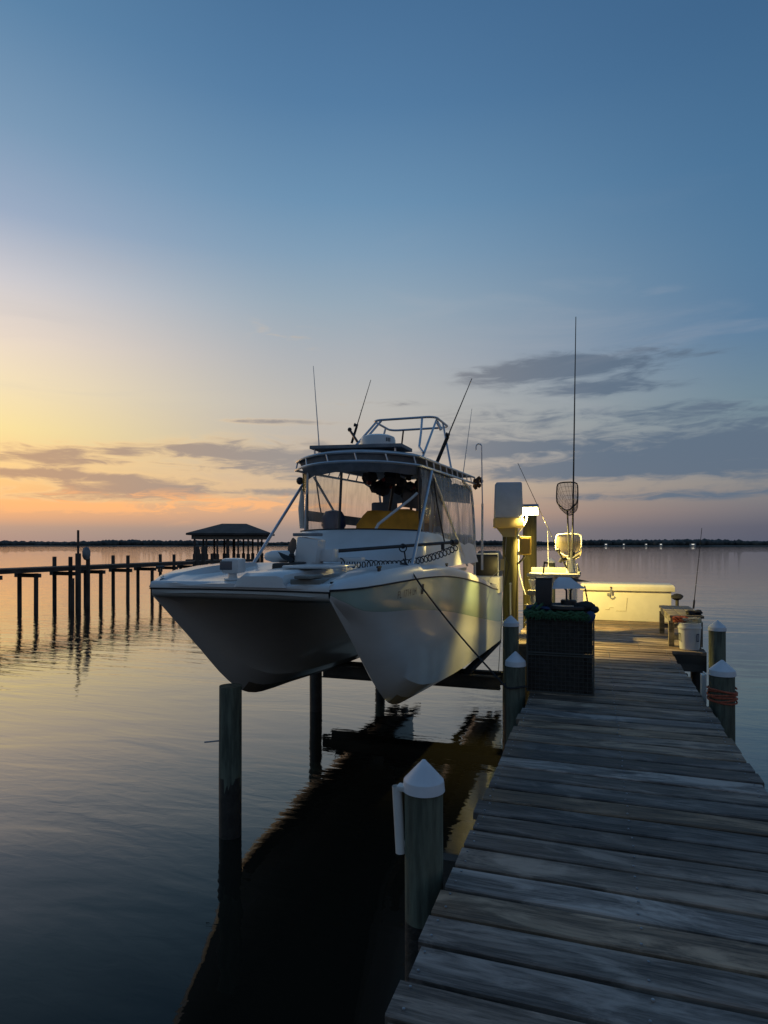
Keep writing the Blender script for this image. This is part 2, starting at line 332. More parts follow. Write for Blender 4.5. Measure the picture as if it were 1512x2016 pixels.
# ------------------------------------------------------------------ mesh helpers
class MB:
    def __init__(s): s.v = []; s.f = []; s.m = []; s.mi = 0
    def add(s, vs, fs):
        o = len(s.v); s.v += [tuple(p) for p in vs]; s.f += [tuple(i+o for i in f) for f in fs]; s.m += [s.mi]*len(fs); return s
    def box(s, c, d, rot=None):
        x, y, z = (k/2 for k in d)
        vs = [Vector((a*x, b*y, e*z)) for e in (-1, 1) for b in (-1, 1) for a in (-1, 1)]
        if rot is not None: vs = [rot @ p for p in vs]
        c = Vector(c); return s.add([p+c for p in vs], [(0, 2, 3, 1), (4, 5, 7, 6), (0, 1, 5, 4), (2, 6, 7, 3), (0, 4, 6, 2), (1, 3, 7, 5)])
    def span(s, a, b):
        return s.box([(p+q)/2 for p, q in zip(a, b)], [abs(q-p) for p, q in zip(a, b)])
    def tube(s, pts, r, n=8, caps=True, closed=False):
        pts = [Vector(p) for p in pts]; N = len(pts); rr = r if isinstance(r, (list, tuple)) else [r]*N
        vs = []; up = None
        for i, p in enumerate(pts):
            if closed: t = pts[(i+1) % N]-pts[i-1]
            else: t = pts[min(i+1, N-1)]-pts[max(i-1, 0)]
            if t.length < 1e-9: t = Vector((0, 0, 1))
            t.normalize()
            if up is None:
                up = Vector((0, 0, 1)) if abs(t.z) < .9 else Vector((0, 1, 0))
            a = (up - t*up.dot(t))
            if a.length < 1e-4: a = Vector((1, 0, 0)) - t*t.x
            a.normalize(); bb = t.cross(a); up = a
            for k in range(n):
                q = 2*pi*k/n; vs.append(p+(a*cos(q)+bb*sin(q))*rr[i])
        fs = []
        for i in range(N if closed else N-1):
            j = (i+1) % N
            for k in range(n): fs.append((i*n+k, i*n+(k+1) % n, j*n+(k+1) % n, j*n+k))
        if caps and not closed: fs += [tuple(range(n-1, -1, -1)), tuple((N-1)*n+k for k in range(n))]
        return s.add(vs, fs)
    def lathe(s, prof, c=(0, 0, 0), n=20, sx=1, sy=1, rot=None):
        vs = []; c = Vector(c)
        for r, z in prof:
            for k in range(n):
                q = 2*pi*k/n; p = Vector((r*cos(q)*sx, r*sin(q)*sy, z))
                if rot is not None: p = rot @ p
                vs.append(p+c)
        fs = []
        for i in range(len(prof)-1):
            for k in range(n): fs.append((i*n+k, i*n+(k+1) % n, (i+1)*n+(k+1) % n, (i+1)*n+k))
        if prof[0][0] > 1e-6: fs.append(tuple(range(n-1, -1, -1)))
        if prof[-1][0] > 1e-6: fs.append(tuple((len(prof)-1)*n+k for k in range(n)))
        return s.add(vs, fs)
    def loft(s, secs, cap0=False, cap1=False, close=False):
        n = len(secs[0]); vs = [p for q in secs for p in q]; fs = []
        for i in range(len(secs)-1):
            for k in range(n if close else n-1):
                fs.append((i*n+k, i*n+(k+1) % n, (i+1)*n+(k+1) % n, (i+1)*n+k))
        if cap0: fs.append(tuple(range(n-1, -1, -1)))
        if cap1: fs.append(tuple((len(secs)-1)*n+k for k in range(n)))
        return s.add(vs, fs)
    def prism(s, poly, d):
        n = len(poly); d = Vector(d); vs = [Vector(p) for p in poly]+[Vector(p)+d for p in poly]
        return s.add(vs, [tuple(range(n-1, -1, -1)), tuple(range(n, 2*n))]+[(k, (k+1) % n, n+(k+1) % n, n+k) for k in range(n)])
    def ball(s, c, r, n=12, sc=(1, 1, 1), j=0):
        prof = [(max(1e-7, sin(pi*i/(n//2)))*1, -cos(pi*i/(n//2))) for i in range(n//2+1)]
        vs = []; c = Vector(c)
        for a, z in prof:
            for k in range(n):
                q = 2*pi*k/n; w = r*(1+random.uniform(-j, j)); vs.append(c+Vector((a*cos(q)*sc[0], a*sin(q)*sc[1], z*sc[2]))*w)
        fs = []
        for i in range(len(prof)-1):
            for k in range(n): fs.append((i*n+k, i*n+(k+1) % n, (i+1)*n+(k+1) % n, (i+1)*n+k))
        return s.add(vs, fs)
    def mesh(s, name, mats, off=(0, 0, 0), bevel=0, smooth_angle=35, weld=True, sub=0):
        me = bpy.data.meshes.new(name); o = Vector(off)
        me.from_pydata([Vector(p)-o for p in s.v], [], s.f)
        for x in (mats if isinstance(mats, (list, tuple)) else [mats]): me.materials.append(x)
        me.polygons.foreach_set('material_index', s.m)
        bm = bmesh.new(); bm.from_mesh(me)
        if weld: bmesh.ops.remove_doubles(bm, verts=bm.verts, dist=1e-5)
        bmesh.ops.recalc_face_normals(bm, faces=bm.faces)
        if bevel:
            es = [e for e in bm.edges if len(e.link_faces) == 2 and e.calc_face_angle(0) > .6]
            bmesh.ops.bevel(bm, geom=es, offset=bevel, segments=2, profile=.6, affect='EDGES', clamp_overlap=True)
        bm.to_mesh(me); bm.free()
        me.polygons.foreach_set('use_smooth', [True]*len(me.polygons)); me.set_sharp_from_angle(angle=radians(smooth_angle))
        me.update(); return me

BASE = {}
def link(name, me, parent=None, loc=(0, 0, 0)):
    o = bpy.data.objects.new(name, me); COL.objects.link(o); o.location = loc
    if parent: o.parent = parent
    return o
def thing(name, label, cat, loc, group=None, kind=None):
    o = bpy.data.objects.new(name, None); COL.objects.link(o); o.location = loc; o.empty_display_size = .1
    o['label'] = label; o['category'] = cat
    if group: o['group'] = group
    if kind: o['kind'] = kind
    BASE[o.name] = Vector(loc); return o
def part(name, mb, m, parent, label=None, kind=None, **k):
    """a part (or sub-part) whose mesh is given in world coordinates"""
    off = BASE[parent.name]
    o = link(name, mb.mesh(name, m, off, **k), parent); BASE[o.name] = off
    if label: o['label'] = label
    if kind: o['kind'] = kind
    return o
def solo(name, mb, m, label, cat, loc, group=None, kind=None, **k):
    o = link(name, mb.mesh(name, m, loc, **k), None, loc)
    if label: o['label'] = label
    if cat: o['category'] = cat
    if group: o['group'] = group
    if kind: o['kind'] = kind
    return o
def struct(name, mb, m, kind='structure', **k):
    o = link(name, mb.mesh(name, m, **k)); o['kind'] = kind; return o
def copy_tree(o, parent=None):
    c = o.copy(); COL.objects.link(c); c.parent = parent
    for ch in list(o.children): copy_tree(ch, c)
    return c
def arc(c, r, a0, a1, n, ax='xz'):
    out = []
    for i in range(n+1):
        a = a0+(a1-a0)*i/n; p = [c[0], c[1], c[2]]
        p['xyz'.index(ax[0])] += r*cos(a); p['xyz'.index(ax[1])] += r*sin(a); out.append(tuple(p))
    return out
def lerp(a, b, t): return tuple(p+(q-p)*t for p, q in zip(a, b))
def interp(tab, x):
    if x <= tab[0][0]: return tab[0][1]
    for (a, p), (b, q) in zip(tab, tab[1:]):
        if x <= b: return p+(q-p)*(x-a)/(b-a)
    return tab[-1][1]
def ismooth(tab, x):
    """catmull-rom through a table"""
    xs = [t[0] for t in tab]; ys = [t[1] for t in tab]
    if x <= xs[0]: return ys[0]
    if x >= xs[-1]: return ys[-1]
    for i in range(len(xs)-1):
        if x <= xs[i+1]: break
    h = xs[i+1]-xs[i]; t = (x-xs[i])/h
    m0 = (ys[i+1]-ys[max(i-1, 0)])/(xs[i+1]-xs[max(i-1, 0)])*h
    m1 = (ys[min(i+2, len(xs)-1)]-ys[i])/(xs[min(i+2, len(xs)-1)]-xs[i])*h
    return (2*t**3-3*t*t+1)*ys[i]+(t**3-2*t*t+t)*m0+(-2*t**3+3*t*t)*ys[i+1]+(t**3-t*t)*m1

# ------------------------------------------------------------------ setting: water, far shore
ZW = -.25          # water level
mb = MB(); R0 = [0, 6, 14, 30, 70, 200, 700, 2500, 7000]; n = 48
vs = [(0, 0, ZW)]; fs = []
for r in R0[1:]:
    for k in range(n): vs.append((r*cos(2*pi*k/n), r*sin(2*pi*k/n), ZW))
for k in range(n): fs.append((0, 1+k, 1+(k+1) % n))
for i in range(len(R0)-2):
    for k in range(n): fs.append((1+i*n+k, 1+(i+1)*n+k, 1+(i+1)*n+(k+1) % n, 1+i*n+(k+1) % n))
mb.add(vs, fs); struct('water', mb, M['water'])

def shore_pt(az, r): return (r*sin(az), r*cos(az))
mb = MB(); secs = []
for i in range(61):
    az = radians(-78+2.4*i); r = 1180+60*sin(i*.7)+30*sin(i*2.1)
    secs.append([(*shore_pt(az, r), -.5), (*shore_pt(az, r+6), .5), (*shore_pt(az, r+40), 1.4), (*shore_pt(az, r+420), 3)])
mb.loft(secs); struct('far_shore', mb, M['shore'])
mb = MB(); rg = random.Random(3)
ico = bmesh.new(); bmesh.ops.create_icosphere(ico, subdivisions=1, radius=1); IV = [v.co.copy() for v in ico.verts]; IF = [tuple(v.index for v in f.verts) for f in ico.faces]; ico.free()
az = radians(-76)
while az < radians(64):
    i = (math.degrees(az)+78)/2.4; r = 1180+60*sin(i*.7)+30*sin(i*2.1)+18
    hb = 9.0+1.3*sin(az*17)+.9*sin(az*43+1)+(.9 if az > radians(-12) else 0)
    for row in range(2):
        rr = r+30+row*26+rg.uniform(-6, 6); hh = hb*rg.uniform(.84, 1.06)+row*1.2; w = rg.uniform(6, 11)
        x, y = shore_pt(az+rg.uniform(-.002, .002), rr)
        vs = [(x+v.x*w*rg.uniform(.8, 1.2), y+v.y*w, hh*.48+v.z*hh*.52*rg.uniform(.85, 1.15)) for v in IV]
        mb.add(vs, IF)
    az += rg.uniform(.0020, .0040)
tr = struct('far_treeline', mb, M['trees'], kind='stuff', smooth_angle=180)
tr['label'] = 'dark low line of trees along the far shore of the bay'; tr['category'] = 'treeline'
for k, (px, w, lbl) in enumerate(((1193, 6, 'brightest lit house on the far shore right of the raised landing nets'), (1228, 4, 'small lit house on the far shore above the left half of the dock box'),
        (1272, 4, 'small lit house on the far shore above the right half of the dock box'), (1301, 5, 'lit house on the far shore above the right end of the dock box'), (1364, 9, 'widest low lit house on the far shore right of the dock box'))):
    az = -YAW+atan((px-756)/1240); ii = (math.degrees(az)+78)/2.4; x, y = shore_pt(az, 1180+60*sin(ii*.7)+30*sin(ii*2.1)+9)
    t = thing('shore_house', lbl, 'house', (x, y, 0), group='lit houses along the far shore')
    mb = MB(); mb.box((x, y, 2.4), (w, 4, 4.8)); wl = part('wall', mb, M['housewall'], t)
    mb = MB(); mb.prism([(x-w/2-.4, y-2.3, 4.4), (x+w/2+.4, y-2.3, 4.4), (x+w/2+.4, y+2.3, 4.4), (x-w/2-.4, y+2.3, 4.4)], (0, 0, .3)); part('roof', mb, M['shingle'], t)
    mb = MB(); mb.box((x, y-2.05, 2.9), (w*.45, .1, 1.5)); part('window', mb, M['litwin'], t)

# ------------------------------------------------------------------ our dock
XL, XR, YP = -.64, .99, 9.72
PXL, PXR, YE = -1.22, 1.46, 14.6
dock = thing('wooden_dock', 'weathered grey plank dock running out to a wider lamp lit platform', 'dock', (.17, 5, 0))
rg = random.Random(11)
def plank_mesh(w, L, tw=.174, th=.045):
    """a board along X, centred; slightly crowned, with soft worn edges and uneven ends"""
    mb = MB(); secs = []
    nx = 6
    for i in range(nx+1):
        x = -L/2+L*i/nx
        if i in (0, nx): x += rg.uniform(-.012, .012)
        dz = rg.uniform(-.002, .002); e = rg.uniform(-.002, .002)
        secs.append([(x, -tw/2+e, -th), (x, -tw/2+e, -.006+dz), (x, -tw/2+.006+e, dz), (x, tw/2-.006+e, dz), (x, tw/2+e, -.006+dz), (x, tw/2+e, -th)])
    mb.loft(secs, True, True, close=True)
    return mb.mesh('plank', M['deck'], smooth_angle=25, weld=False)
narrow = [plank_mesh(0, XR-XL) for _ in range(6)]; wide = [plank_mesh(0, PXR-PXL) for _ in range(5)]
pitch = .2; y = -1.4; nails = MB(); k = 0
while y < YE:
    onp = y > YP+.05
    me = rg.choice(wide if onp else narrow); cx = (PXL+PXR)/2 if onp else (XL+XR)/2
    o = bpy.data.objects.new('plank', me); COL.objects.link(o); o.parent = dock
    jx = rg.uniform(-.012, .012)
    o.location = (cx+jx-.17, y-5, 1.2+rg.uniform(-.003, .003)); o.rotation_euler = (rg.uniform(-.012, .012), rg.uniform(-.0015, .0015), rg.uniform(-.004, .004))
    for nx in ((PXL+.08, -.2, .6, PXR-.08) if onp else (XL+.05, .17, XR-.06)):
        for s in (-1, 1): nails.lathe([(.0055, 1.2), (.0055, 1.2055), (.003, 1.2065)], (nx+rg.uniform(-.01, .01), y+s*.05+rg.uniform(-.008, .008), 0), 6)
    y += pitch+rg.uniform(-.003, .003); k += 1
part('nail_head', nails, M['galv'], dock, kind='stuff')
for x in (XL+.06, .17, XR-.06):
    mb = MB(); mb.span((x-.025, -1.5, .93), (x+.025, YP-.03, 1.152)); part('stringer', mb, M['frame_wood'], dock)
for x in (PXL+.05, -.3, .6, PXR-.05):
    mb = MB(); mb.span((x-.025, YP+.05, .93), (x+.025, YE, 1.152)); part('stringer', mb, M['frame_wood'], dock)
mb = MB(); mb.span((PXL, YP+.0, .92), (PXR, YP+.045, 1.152)); part('rim_board', mb, M['frame_wood'], dock)
for yy in (.4, 3.5, 6.7, 9.5, 12.5):
    mb = MB(); mb.span((XL-.2, yy-.04, .7), (XR+.2, yy+.04, .93)); part('cross_beam', mb, M['frame_wood'], dock)
    for x in ((XL+.15, XR-.15) if yy not in (2.86,) else ()):
        mb = MB(); mb.tube([(x, yy+.13, -1.5), (x, yy+.13, .92)], .09, 12); part('support_post', mb, M['wet_post'], dock)
for x in (PXL+.1, PXR-.1):
    mb = MB(); mb.tube([(x, YP+.16, -1.5), (x, YP+.16, 1.15)], .085, 12); part('support_post', mb, M['wet_post'], dock)

def piling(name, x, y, top, r, label, group, cap=True, m='post', wet=.55, bot=-1.6, cap_h=.10, skirt=.044):
    t = thing(name, label, 'piling', (x, y, 0), group)
    rr = random.Random(int(x*100+y*10))
    mb = MB(); zs = [bot, -.2, .1, wet]
    def ring(z): return [(x+r*(1+.025*sin(3*a+z*2+x))*cos(a), y+r*(1+.025*sin(2*a+z*3+y))*sin(a), z) for a in [2*pi*k/20 for k in range(20)]]
    mb.loft([ring(z) for z in (bot, -.2, .1, .35, wet)], close=True); wetp = part('wet_foot', mb, M['wet_post'], t)
    body_top = top-cap_h if cap else top
    mb = MB(); zz = [wet+(body_top-wet)*i/5 for i in range(6)]
    mb.loft([ring(z) for z in zz], False, True, close=True); part('shaft', mb, M[m], t)
    if cap:
        R = r*1.06; z0 = top-cap_h-skirt
        mb = MB(); mb.lathe([(R*.96, z0), (R*1.04, z0+.004), (R*1.0, top-cap_h), (R*.985, top-cap_h+.008), (R*.34, top-cap_h*.25), (R*.2, top-.012), (R*.09, top), (1e-6, top+.001)], (x, y, 0), 32)
        part('cap', mb, M['cap'], t, smooth_angle=28)
    return t
G = 'pilings with pointed white caps beside the dock'
p1 = piling('capped_piling', -.765, 2.86, 1.69, .090, 'nearest white capped piling with a white pipe holder strapped on its side', G, wet=.95)
p2 = piling('capped_piling', -.765, 6.42, 1.625, .095, 'white capped piling with the dark bow rope, left of the wire trap stack', G)
p3 = piling('capped_piling', -1.09, 8.62, 1.74, .105, 'white capped piling lit yellow from behind, in front of the tall lift post', G)
p4 = piling('capped_piling', 1.13, 6.65, 1.61, .108, 'white capped piling wrapped with orange rope under its cap', G)
p5 = piling('capped_piling', 1.575, 9.62, 1.665, .105, 'bare white capped piling directly behind the white bucket', G)
p6 = piling('capped_piling', -.978, 14.95, 2.39, .095, 'farthest white capped piling, beyond the white cleaning table', G, cap_h=.08, skirt=.035)
# white pipe rod holder and its strap on the nearest piling
mb = MB(); q = (-.878, 2.825); mb.tube([(q[0]-.008, q[1], 1.565), (q[0]+.01, q[1], 1.255)], .023, 14, caps=False); mb.tube([(q[0]-.008, q[1], 1.565), (q[0]+.01, q[1], 1.255)], .019, 14, caps=False)
rh = part('rod_holder', mb, M['pvc'], p1, label='white pipe rod holder on the side of the piling', weld=False)
mb = MB(); mb.box((-.858, 2.83, 1.56), (.05, .05, .025)); part('bracket', mb, M['pvc'], rh, bevel=.005)
mb = MB(); mb.box((-.86, 2.835, 1.30), (.03, .03, .03)); part('bracket', mb, M['pvc'], rh, bevel=.005)
# orange rope turns on piling 4 : rests on the piling, a thing of its own
mb = MB(); pts = []
for i in range(6*20+1):
    a = 2*pi*i/20; pts.append((1.13+.122*(1+.03*sin(a*.37))*cos(a), 6.65+.122*(1+.03*sin(a*.53))*sin(a), 1.345-.105*(i/120)+.012*sin(a*.7)+.008*sin(a*1.9)))
mb.tube(pts, .0085, 6)
pts = [(1.13+.123*cos(a), 6.65+.123*sin(a), 1.255-.035*(.5+.5*sin(a+2.4))) for a in [2*pi*k/24 for k in range(24)]]; mb.tube(pts, .008, 6, closed=True)
solo('orange_rope', mb, M['rope_red'], 'orange rope wound in turns around a white capped piling', 'rope', (1.13, 6.65, 1.3), weld=False)
# short white board on the dock edge by piling 4
mb = MB(); mb.box((1.012, 6.98, 1.27), (.03, .12, .27)); mb.box((1.03, 6.98, 1.27), (.012, .16, .3))
solo('edge_board', mb, M['pvc'], 'short white board standing on the dock edge beside the rope wrapped piling', 'board', (1.012, 6.98, 1.14), bevel=.004)

# ------------------------------------------------------------------ outer pilings of the lift
G2 = 'bare wooden pilings around the boat lift'
def bare(x, y, top, r, label, m='post', name='lift_piling', wet=.62):
    return piling(name, x, y, top, r, label, G2, cap=False, m=m, wet=wet)
o1 = bare(-3.52, 5.57, 1.265, .113, 'flat topped bare piling standing alone under the bow of the boat', wet=.205)
mb = MB(); mb.tube([(-3.62, 5.56, .70), (-3.78, 5.50, .685)], .008, 6); part('bolt', mb, M['galv'], o1)
o2 = bare(-4.72, 10.23, 1.9, .11, 'dark bare piling under the far hull, second from the bow')
o3 = bare(-4.84, 14.1, 2.2, .115, 'far bare piling seen in the gap beside the forefoot of the near hull')
post1 = bare(-1.40, 11.02, 2.98, .132, 'tall yellow lit lift post carrying the white motor box', m='lift_post')
post2 = bare(-1.36, 14.0, 3.40, .148, 'tall olive lift post just behind the glowing flood lamp', m='lift_post')
for px, y in ((-1.53, 10.96),):
    mb = MB(); mb.tube([(-1.50, 10.92, 2.95), (-1.49, 10.885, 2.7), (-1.47, 10.875, 2.5), (-1.40, 10.872, 2.36), (-1.43, 10.872, 2.22), (-1.47, 10.88, 2.0)], .008, 6); part('cable', mb, M['black'], post1)
mb = MB(); mb.tube([(-1.262, 10.98, 2.86), (-1.262, 10.98, 2.4), (-1.24, 10.95, 2.2), (-1.17, 10.9, 1.95), (-1.13, 10.88, 1.85)], .014, 8); part('conduit', mb, M['pvc'], post1)
mb = MB(); mb.tube([(-1.38, 10.875, 1.5), (-1.38, 10.873, 2.02)], .014, 8); mb.ball((-1.38, 10.873, 2.03), .022, 8); part('conduit', mb, M['pvc'], post1)
mb = MB(); mb.box((-1.525, 10.97, 2.35), (.07, .08, .2)); part('switch_box', mb, M['jbox'], post1, bevel=.01)
# motor box
mt = thing('lift_motor', 'grey white boat lift motor box on top of the tall lit post', 'lift motor', (-1.43, 11.0, 2.98))
rz = Matrix.Rotation(radians(12), 3, 'Z')
c0 = Vector((-1.435, 11.0, 0))
def mloft(levels):
    return [[tuple(rz @ Vector((a*w/2, b*d/2, 0))+c0+Vector((0, 0, z))) for a, b in ((-1, -1), (1, -1), (1, 1), (-1, 1))] for z, w, d in levels]
mb = MB(); mb.loft(mloft([(3.155, .475, .36), (3.19, .475, .36), (3.74, .44, .33), (3.765, .42, .31)]), True, True, close=True); part('cover', mb, M['motor'], mt, bevel=.02)
mb = MB(); mb.loft(mloft([(2.985, .46, .35), (3.0, .49, .375), (3.152, .49, .375)]), True, True, close=True); part('tray', mb, M['tray'], mt, bevel=.008)
mb = MB(); mb.prism([(-1.62, 10.86, 2.984), (-1.3, 10.86, 2.984), (-1.3, 10.86, 2.83), (-1.5, 10.86, 2.83)], (0, .02, 0)); part('bracket', mb, M['tray'], mt)
# junction box on the post's near side
jb = thing('junction_box', 'small lit cream electric box fixed beside the tall lift post', 'electric box', (-1.12, 10.82, 2.68))
mb = MB(); mb.box((-1.125, 10.82, 2.68), (.19, .11, .31)); bx = part('case', mb, M['jbox_shell'], jb, bevel=.02)
mb = MB(); mb.box((-1.125, 10.758, 2.68), (.16, .014, .26)); part('door', mb, M['jbox_shell'], jb, bevel=.005)
mb = MB(); mb.box((-1.225, 10.88, 2.82), (.09, .05, .06)); part('bracket', mb, M['galv'], jb)
mb = MB(); mb.box((-1.225, 10.88, 2.55), (.09, .05, .06)); part('bracket', mb, M['galv'], jb)
mb = MB(); mb.tube([(-1.13, 10.82, 2.52), (-1.17, 10.84, 2.45), (-1.27, 10.88, 2.36)], .018, 8); part('cable', mb, M['black'], jb)
# flood lamp on an arm
lp = thing('flood_lamp', 'small glowing yellow flood lamp on an arm beside the motor box', 'lamp', (-1.075, 10.97, 3.26))
mb = MB(); mb.tube([(-1.27, 11.05, 2.9), (-1.14, 11.06, 3.1), (-1.1, 11.02, 3.36), (-1.08, 11.02, 3.36)], .014, 8); part('arm', mb, M['galv'], lp)
rt = Matrix.Rotation(radians(-38), 3, 'X')
mb = MB(); mb.box((-1.06, 10.98, 3.30), (.285, .20, .07), rt); part('housing', mb, M['galv'], lp, bevel=.012)
mb = MB(); mb.box(Vector((-1.06, 10.98, 3.30))+rt @ Vector((0, 0, -.042)), (.26, .175, .02), rt); part('lens', mb, M['lens'], lp, bevel=.006)
ld = bpy.data.lights.new('flood_light', 'SPOT'); lo = bpy.data.objects.new('flood_light', ld); COL.objects.link(lo); lo.parent = lp
lo.location = (0, -.06, -.04); ld.energy = 620; ld.color = (1, .75, .22); ld.spot_size = radians(148); ld.spot_blend = .28; ld.shadow_soft_size = .05
lo.rotation_euler = (radians(20), 0, 0)
# a lift cable and cradle
lift = thing('lift_cradle', 'dark lift cradle of beams and bunks carrying the boat hulls', 'boat lift', (-3.1, 12, .3))
for yy in (10.5, 10.9):
    mb = MB(); mb.box((-3.1, yy, .505), (3.2, .12, .02)); mb.box((-3.1, yy, .405), (3.2, .012, .18)); mb.box((-3.1, yy, .305), (3.2, .12, .02)); part('cross_beam', mb, M['frame_wood'], lift)
for x in (-1.6, -4.6):
    for yy in (10.9,):
        mb = MB(); mb.tube([(x, yy, .3), (x+(.15 if x > -3 else -.1), yy, 2.9 if x > -3 else 1.9)], .006, 5); part('lift_cable', mb, M['galv'], lift)
for x in (-2.05, -2.55, -3.9, -4.4):
    mb = MB(); mb.box((x, 12.3, .555), (.12, 3.6, .085)); part('bunk', mb, M['darkcloth'], lift, bevel=.01)
mb = MB(); mb.box((-3.3, 10.7, .60), (.5, .3, .16)); part('keel_guide', mb, M['rub'], lift)

# ------------------------------------------------------------------ the catamaran
CX = -3.23
boat = thing('catamaran_boat', 'white and seafoam twin hulled power catamaran raised on the lift, bow towards the viewer', 'boat', (CX, 9.4, .4))
Tus = [(5.21, .975), (5.3, 1.05), (5.5, 1.14), (5.9, 1.22), (6.5, 1.275), (7.2, 1.31), (8.2, 1.335), (10, 1.34), (13.7, 1.31)]
Tzs = [(5.21, 2.285), (6.5, 2.305), (7.5, 2.30), (8.6, 2.255), (10, 2.13), (11.3, 1.99), (12.3, 1.85), (13.7, 1.72)]
Tzk = [(5.21, 2.20), (5.38, 2.06), (5.62, 1.86), (6.03, 1.52), (6.39, 1.21), (6.76, .95), (7.05, .82), (7.4, .755), (8.2, .715), (10, .61), (13.7, .53)]
Tzc = [(5.21, 2.215), (5.38, 2.10), (5.62, 1.93), (6.03, 1.66), (6.39, 1.43), (6.76, 1.22), (7.05, 1.10), (7.4, 1.0), (8.2, .90), (10, .80), (13.7, .66)]
Tw = [(5.21, .002), (5.38, .018), (5.62, .045), (6.03, .10), (6.39, .155), (6.76, .215), (7.05, .255), (7.4, .29), (8.2, .335), (10, .355), (13.7, .35)]
Tce = [(5.21, 2.235), (5.4, 2.20), (5.7, 2.16), (6.2, 2.11), (7, 2.04), (8, 1.92), (13.7, 1.5)]
Tkn = [(5.21, 2.24), (5.6, 2.07), (7, 1.95), (8.6, 1.76), (10.5, 1.48), (13.0, 1.12), (13.7, 1.04)]
Tin = [(5.21, .95), (5.5, .91), (6.2, .84), (7.2, .76), (8.2, .70), (13.7, .66)]      # tunnel wall top
UK = .96
def section(Y):
    us, zs, zk, zc, w, ce, kn, ui = (ismooth(t, Y) for t in (Tus, Tzs, Tzk, Tzc, Tw, Tce, Tkn, Tin))
    zk = min(zk, zs-.05); zc = max(zc, zk+.004); kn = max(min(kn, zs-.03), zc+.01); ce = max(min(ce, zs-.04), zc+.006)
    uo = UK+w; uu = UK-w*.78
    out = []
    out += [(0, ce), (ui*.45, ce-.003), (ui*.8, ce-.015)]
    # fillet down the tunnel wall
    d = min(.16, (ce-zc)*.4)
    out += [(ui*.95, ce-d*.25), (ui+(uu-ui)*.15, ce-d)]
    out += [(ui+(uu-ui)*.55, ce-d-(ce-d-zc)*.5), (uu, zc)]
    out += [(UK-w*.4, zk+(zc-zk)*.42), (UK, zk), (UK+w*.45, zk+(zc-zk)*.36), (uo, zc)]
    uk = uo+(us-uo)*(.80 if kn-zc > .05 else .5)
    out += [(uo+(uk-uo)*.45, zc+(kn-zc)*.36), (uo+(uk-uo)*.80, zc+(kn-zc)*.72), (uk, kn)]
    out += [(uk+(us-uk)*.06+.004, kn+.012), (uk+(us-uk)*.55, kn+(zs-kn)*.55), (us, zs)]
    return out
def outer_u(Y, Z):
    s = section(Y)[10:]
    for (u0, z0), (u1, z1) in zip(s, s[1:]):
        if z0 <= Z <= z1+1e-6: return u0+(u1-u0)*(Z-z0)/max(1e-6, z1-z0)
    return s[-1][0]
YS = [5.21, 5.25, 5.3, 5.38, 5.48, 5.62, 5.8, 6.03, 6.2, 6.39, 6.58, 6.76, 6.9, 7.05, 7.22, 7.4, 7.7, 8.2, 8.8, 9.4, 10, 10.8, 11.6, 12.4, 13.1, 13.7]
SEC = [section(Y) for Y in YS]
mb = MB(); NP = len(SEC[0])
for side in (-1, 1):
    for i in range(len(YS)-1):
        for k in range(NP-1):
            a = SEC[i]; b = SEC[i+1]
            mb.mi = 1 if k >= 13 else (2 if 7 <= k <= 8 and YS[i] >= 6.9 else 0)
            mb.add([(CX+side*a[k][0], YS[i], a[k][1]), (CX+side*a[k+1][0], YS[i], a[k+1][1]), (CX+side*b[k+1][0], YS[i+1], b[k+1][1]), (CX+side*b[k][0], YS[i+1], b[k][1])], [(0, 1, 2, 3)])
mb.mi = 0
s = SEC[-1]; mb.add([(CX+u, 13.7, z) for u, z in s]+[(CX-u, 13.7, z) for u, z in reversed(s)], [tuple(range(2*NP))])
hull = part('hull', mb, [M['hull_low'], M['hull_up'], M['bottom']], boat, smooth_angle=26)
# rub rail along the sheer and across the bow
for side in (-1, 1):
    mb = MB(); secs = []
    for Y in [5.2]+YS[1:]:
        u = ismooth(Tus, Y); z = ismooth(Tzs, Y)
        secs.append([(CX+side*(u-.01), Y, z-.012), (CX+side*(u+.010), Y, z-.009), (CX+side*(u+.010), Y, z+.003), (CX+side*(u-.01), Y, z+.006)])
    mb.loft(secs, True, True, close=True); part('rub_rail', mb, M['rub'], boat)
def lip(u): return 5.2+.06*(1-(u/.97)**2)
mb = MB(); mb.loft([[(CX+u, lip(u)-.012, 2.258), (CX+u, lip(u)-.018, 2.262), (CX+u, lip(u)-.018, 2.272), (CX+u, 5.3, 2.274), (CX+u, 5.3, 2.256)] for u in [-.97+1.94*i/12 for i in range(13)]], True, True, close=True)
part('rub_rail', mb, M['rub'], boat)
mb = MB(); mb.loft([[(CX+u, lip(u)-.012, 2.274), (CX+u, lip(u)-.014, 2.305), (CX+u, lip(u)+.0, 2.33), (CX+u, lip(u)+.06, 2.342), (CX+u, 5.42, 2.335), (CX+u, 5.42, 2.28)] for u in [-.965+1.93*i/12 for i in range(13)]], True, True, close=True)
part('bow_fascia', mb, M['gel'], boat, smooth_angle=50)
mb = MB(); mb.loft([[(CX+u, lip(u)-.006, 2.262), (CX+u, lip(u)+.002, 2.215), (CX+u, lip(u)+.05, 2.18), (CX+u, 5.62, 2.16)] for u in [-.955+1.91*i/12 for i in range(13)]]); part('wing_front', mb, M['hull_low'], boat, smooth_angle=60)
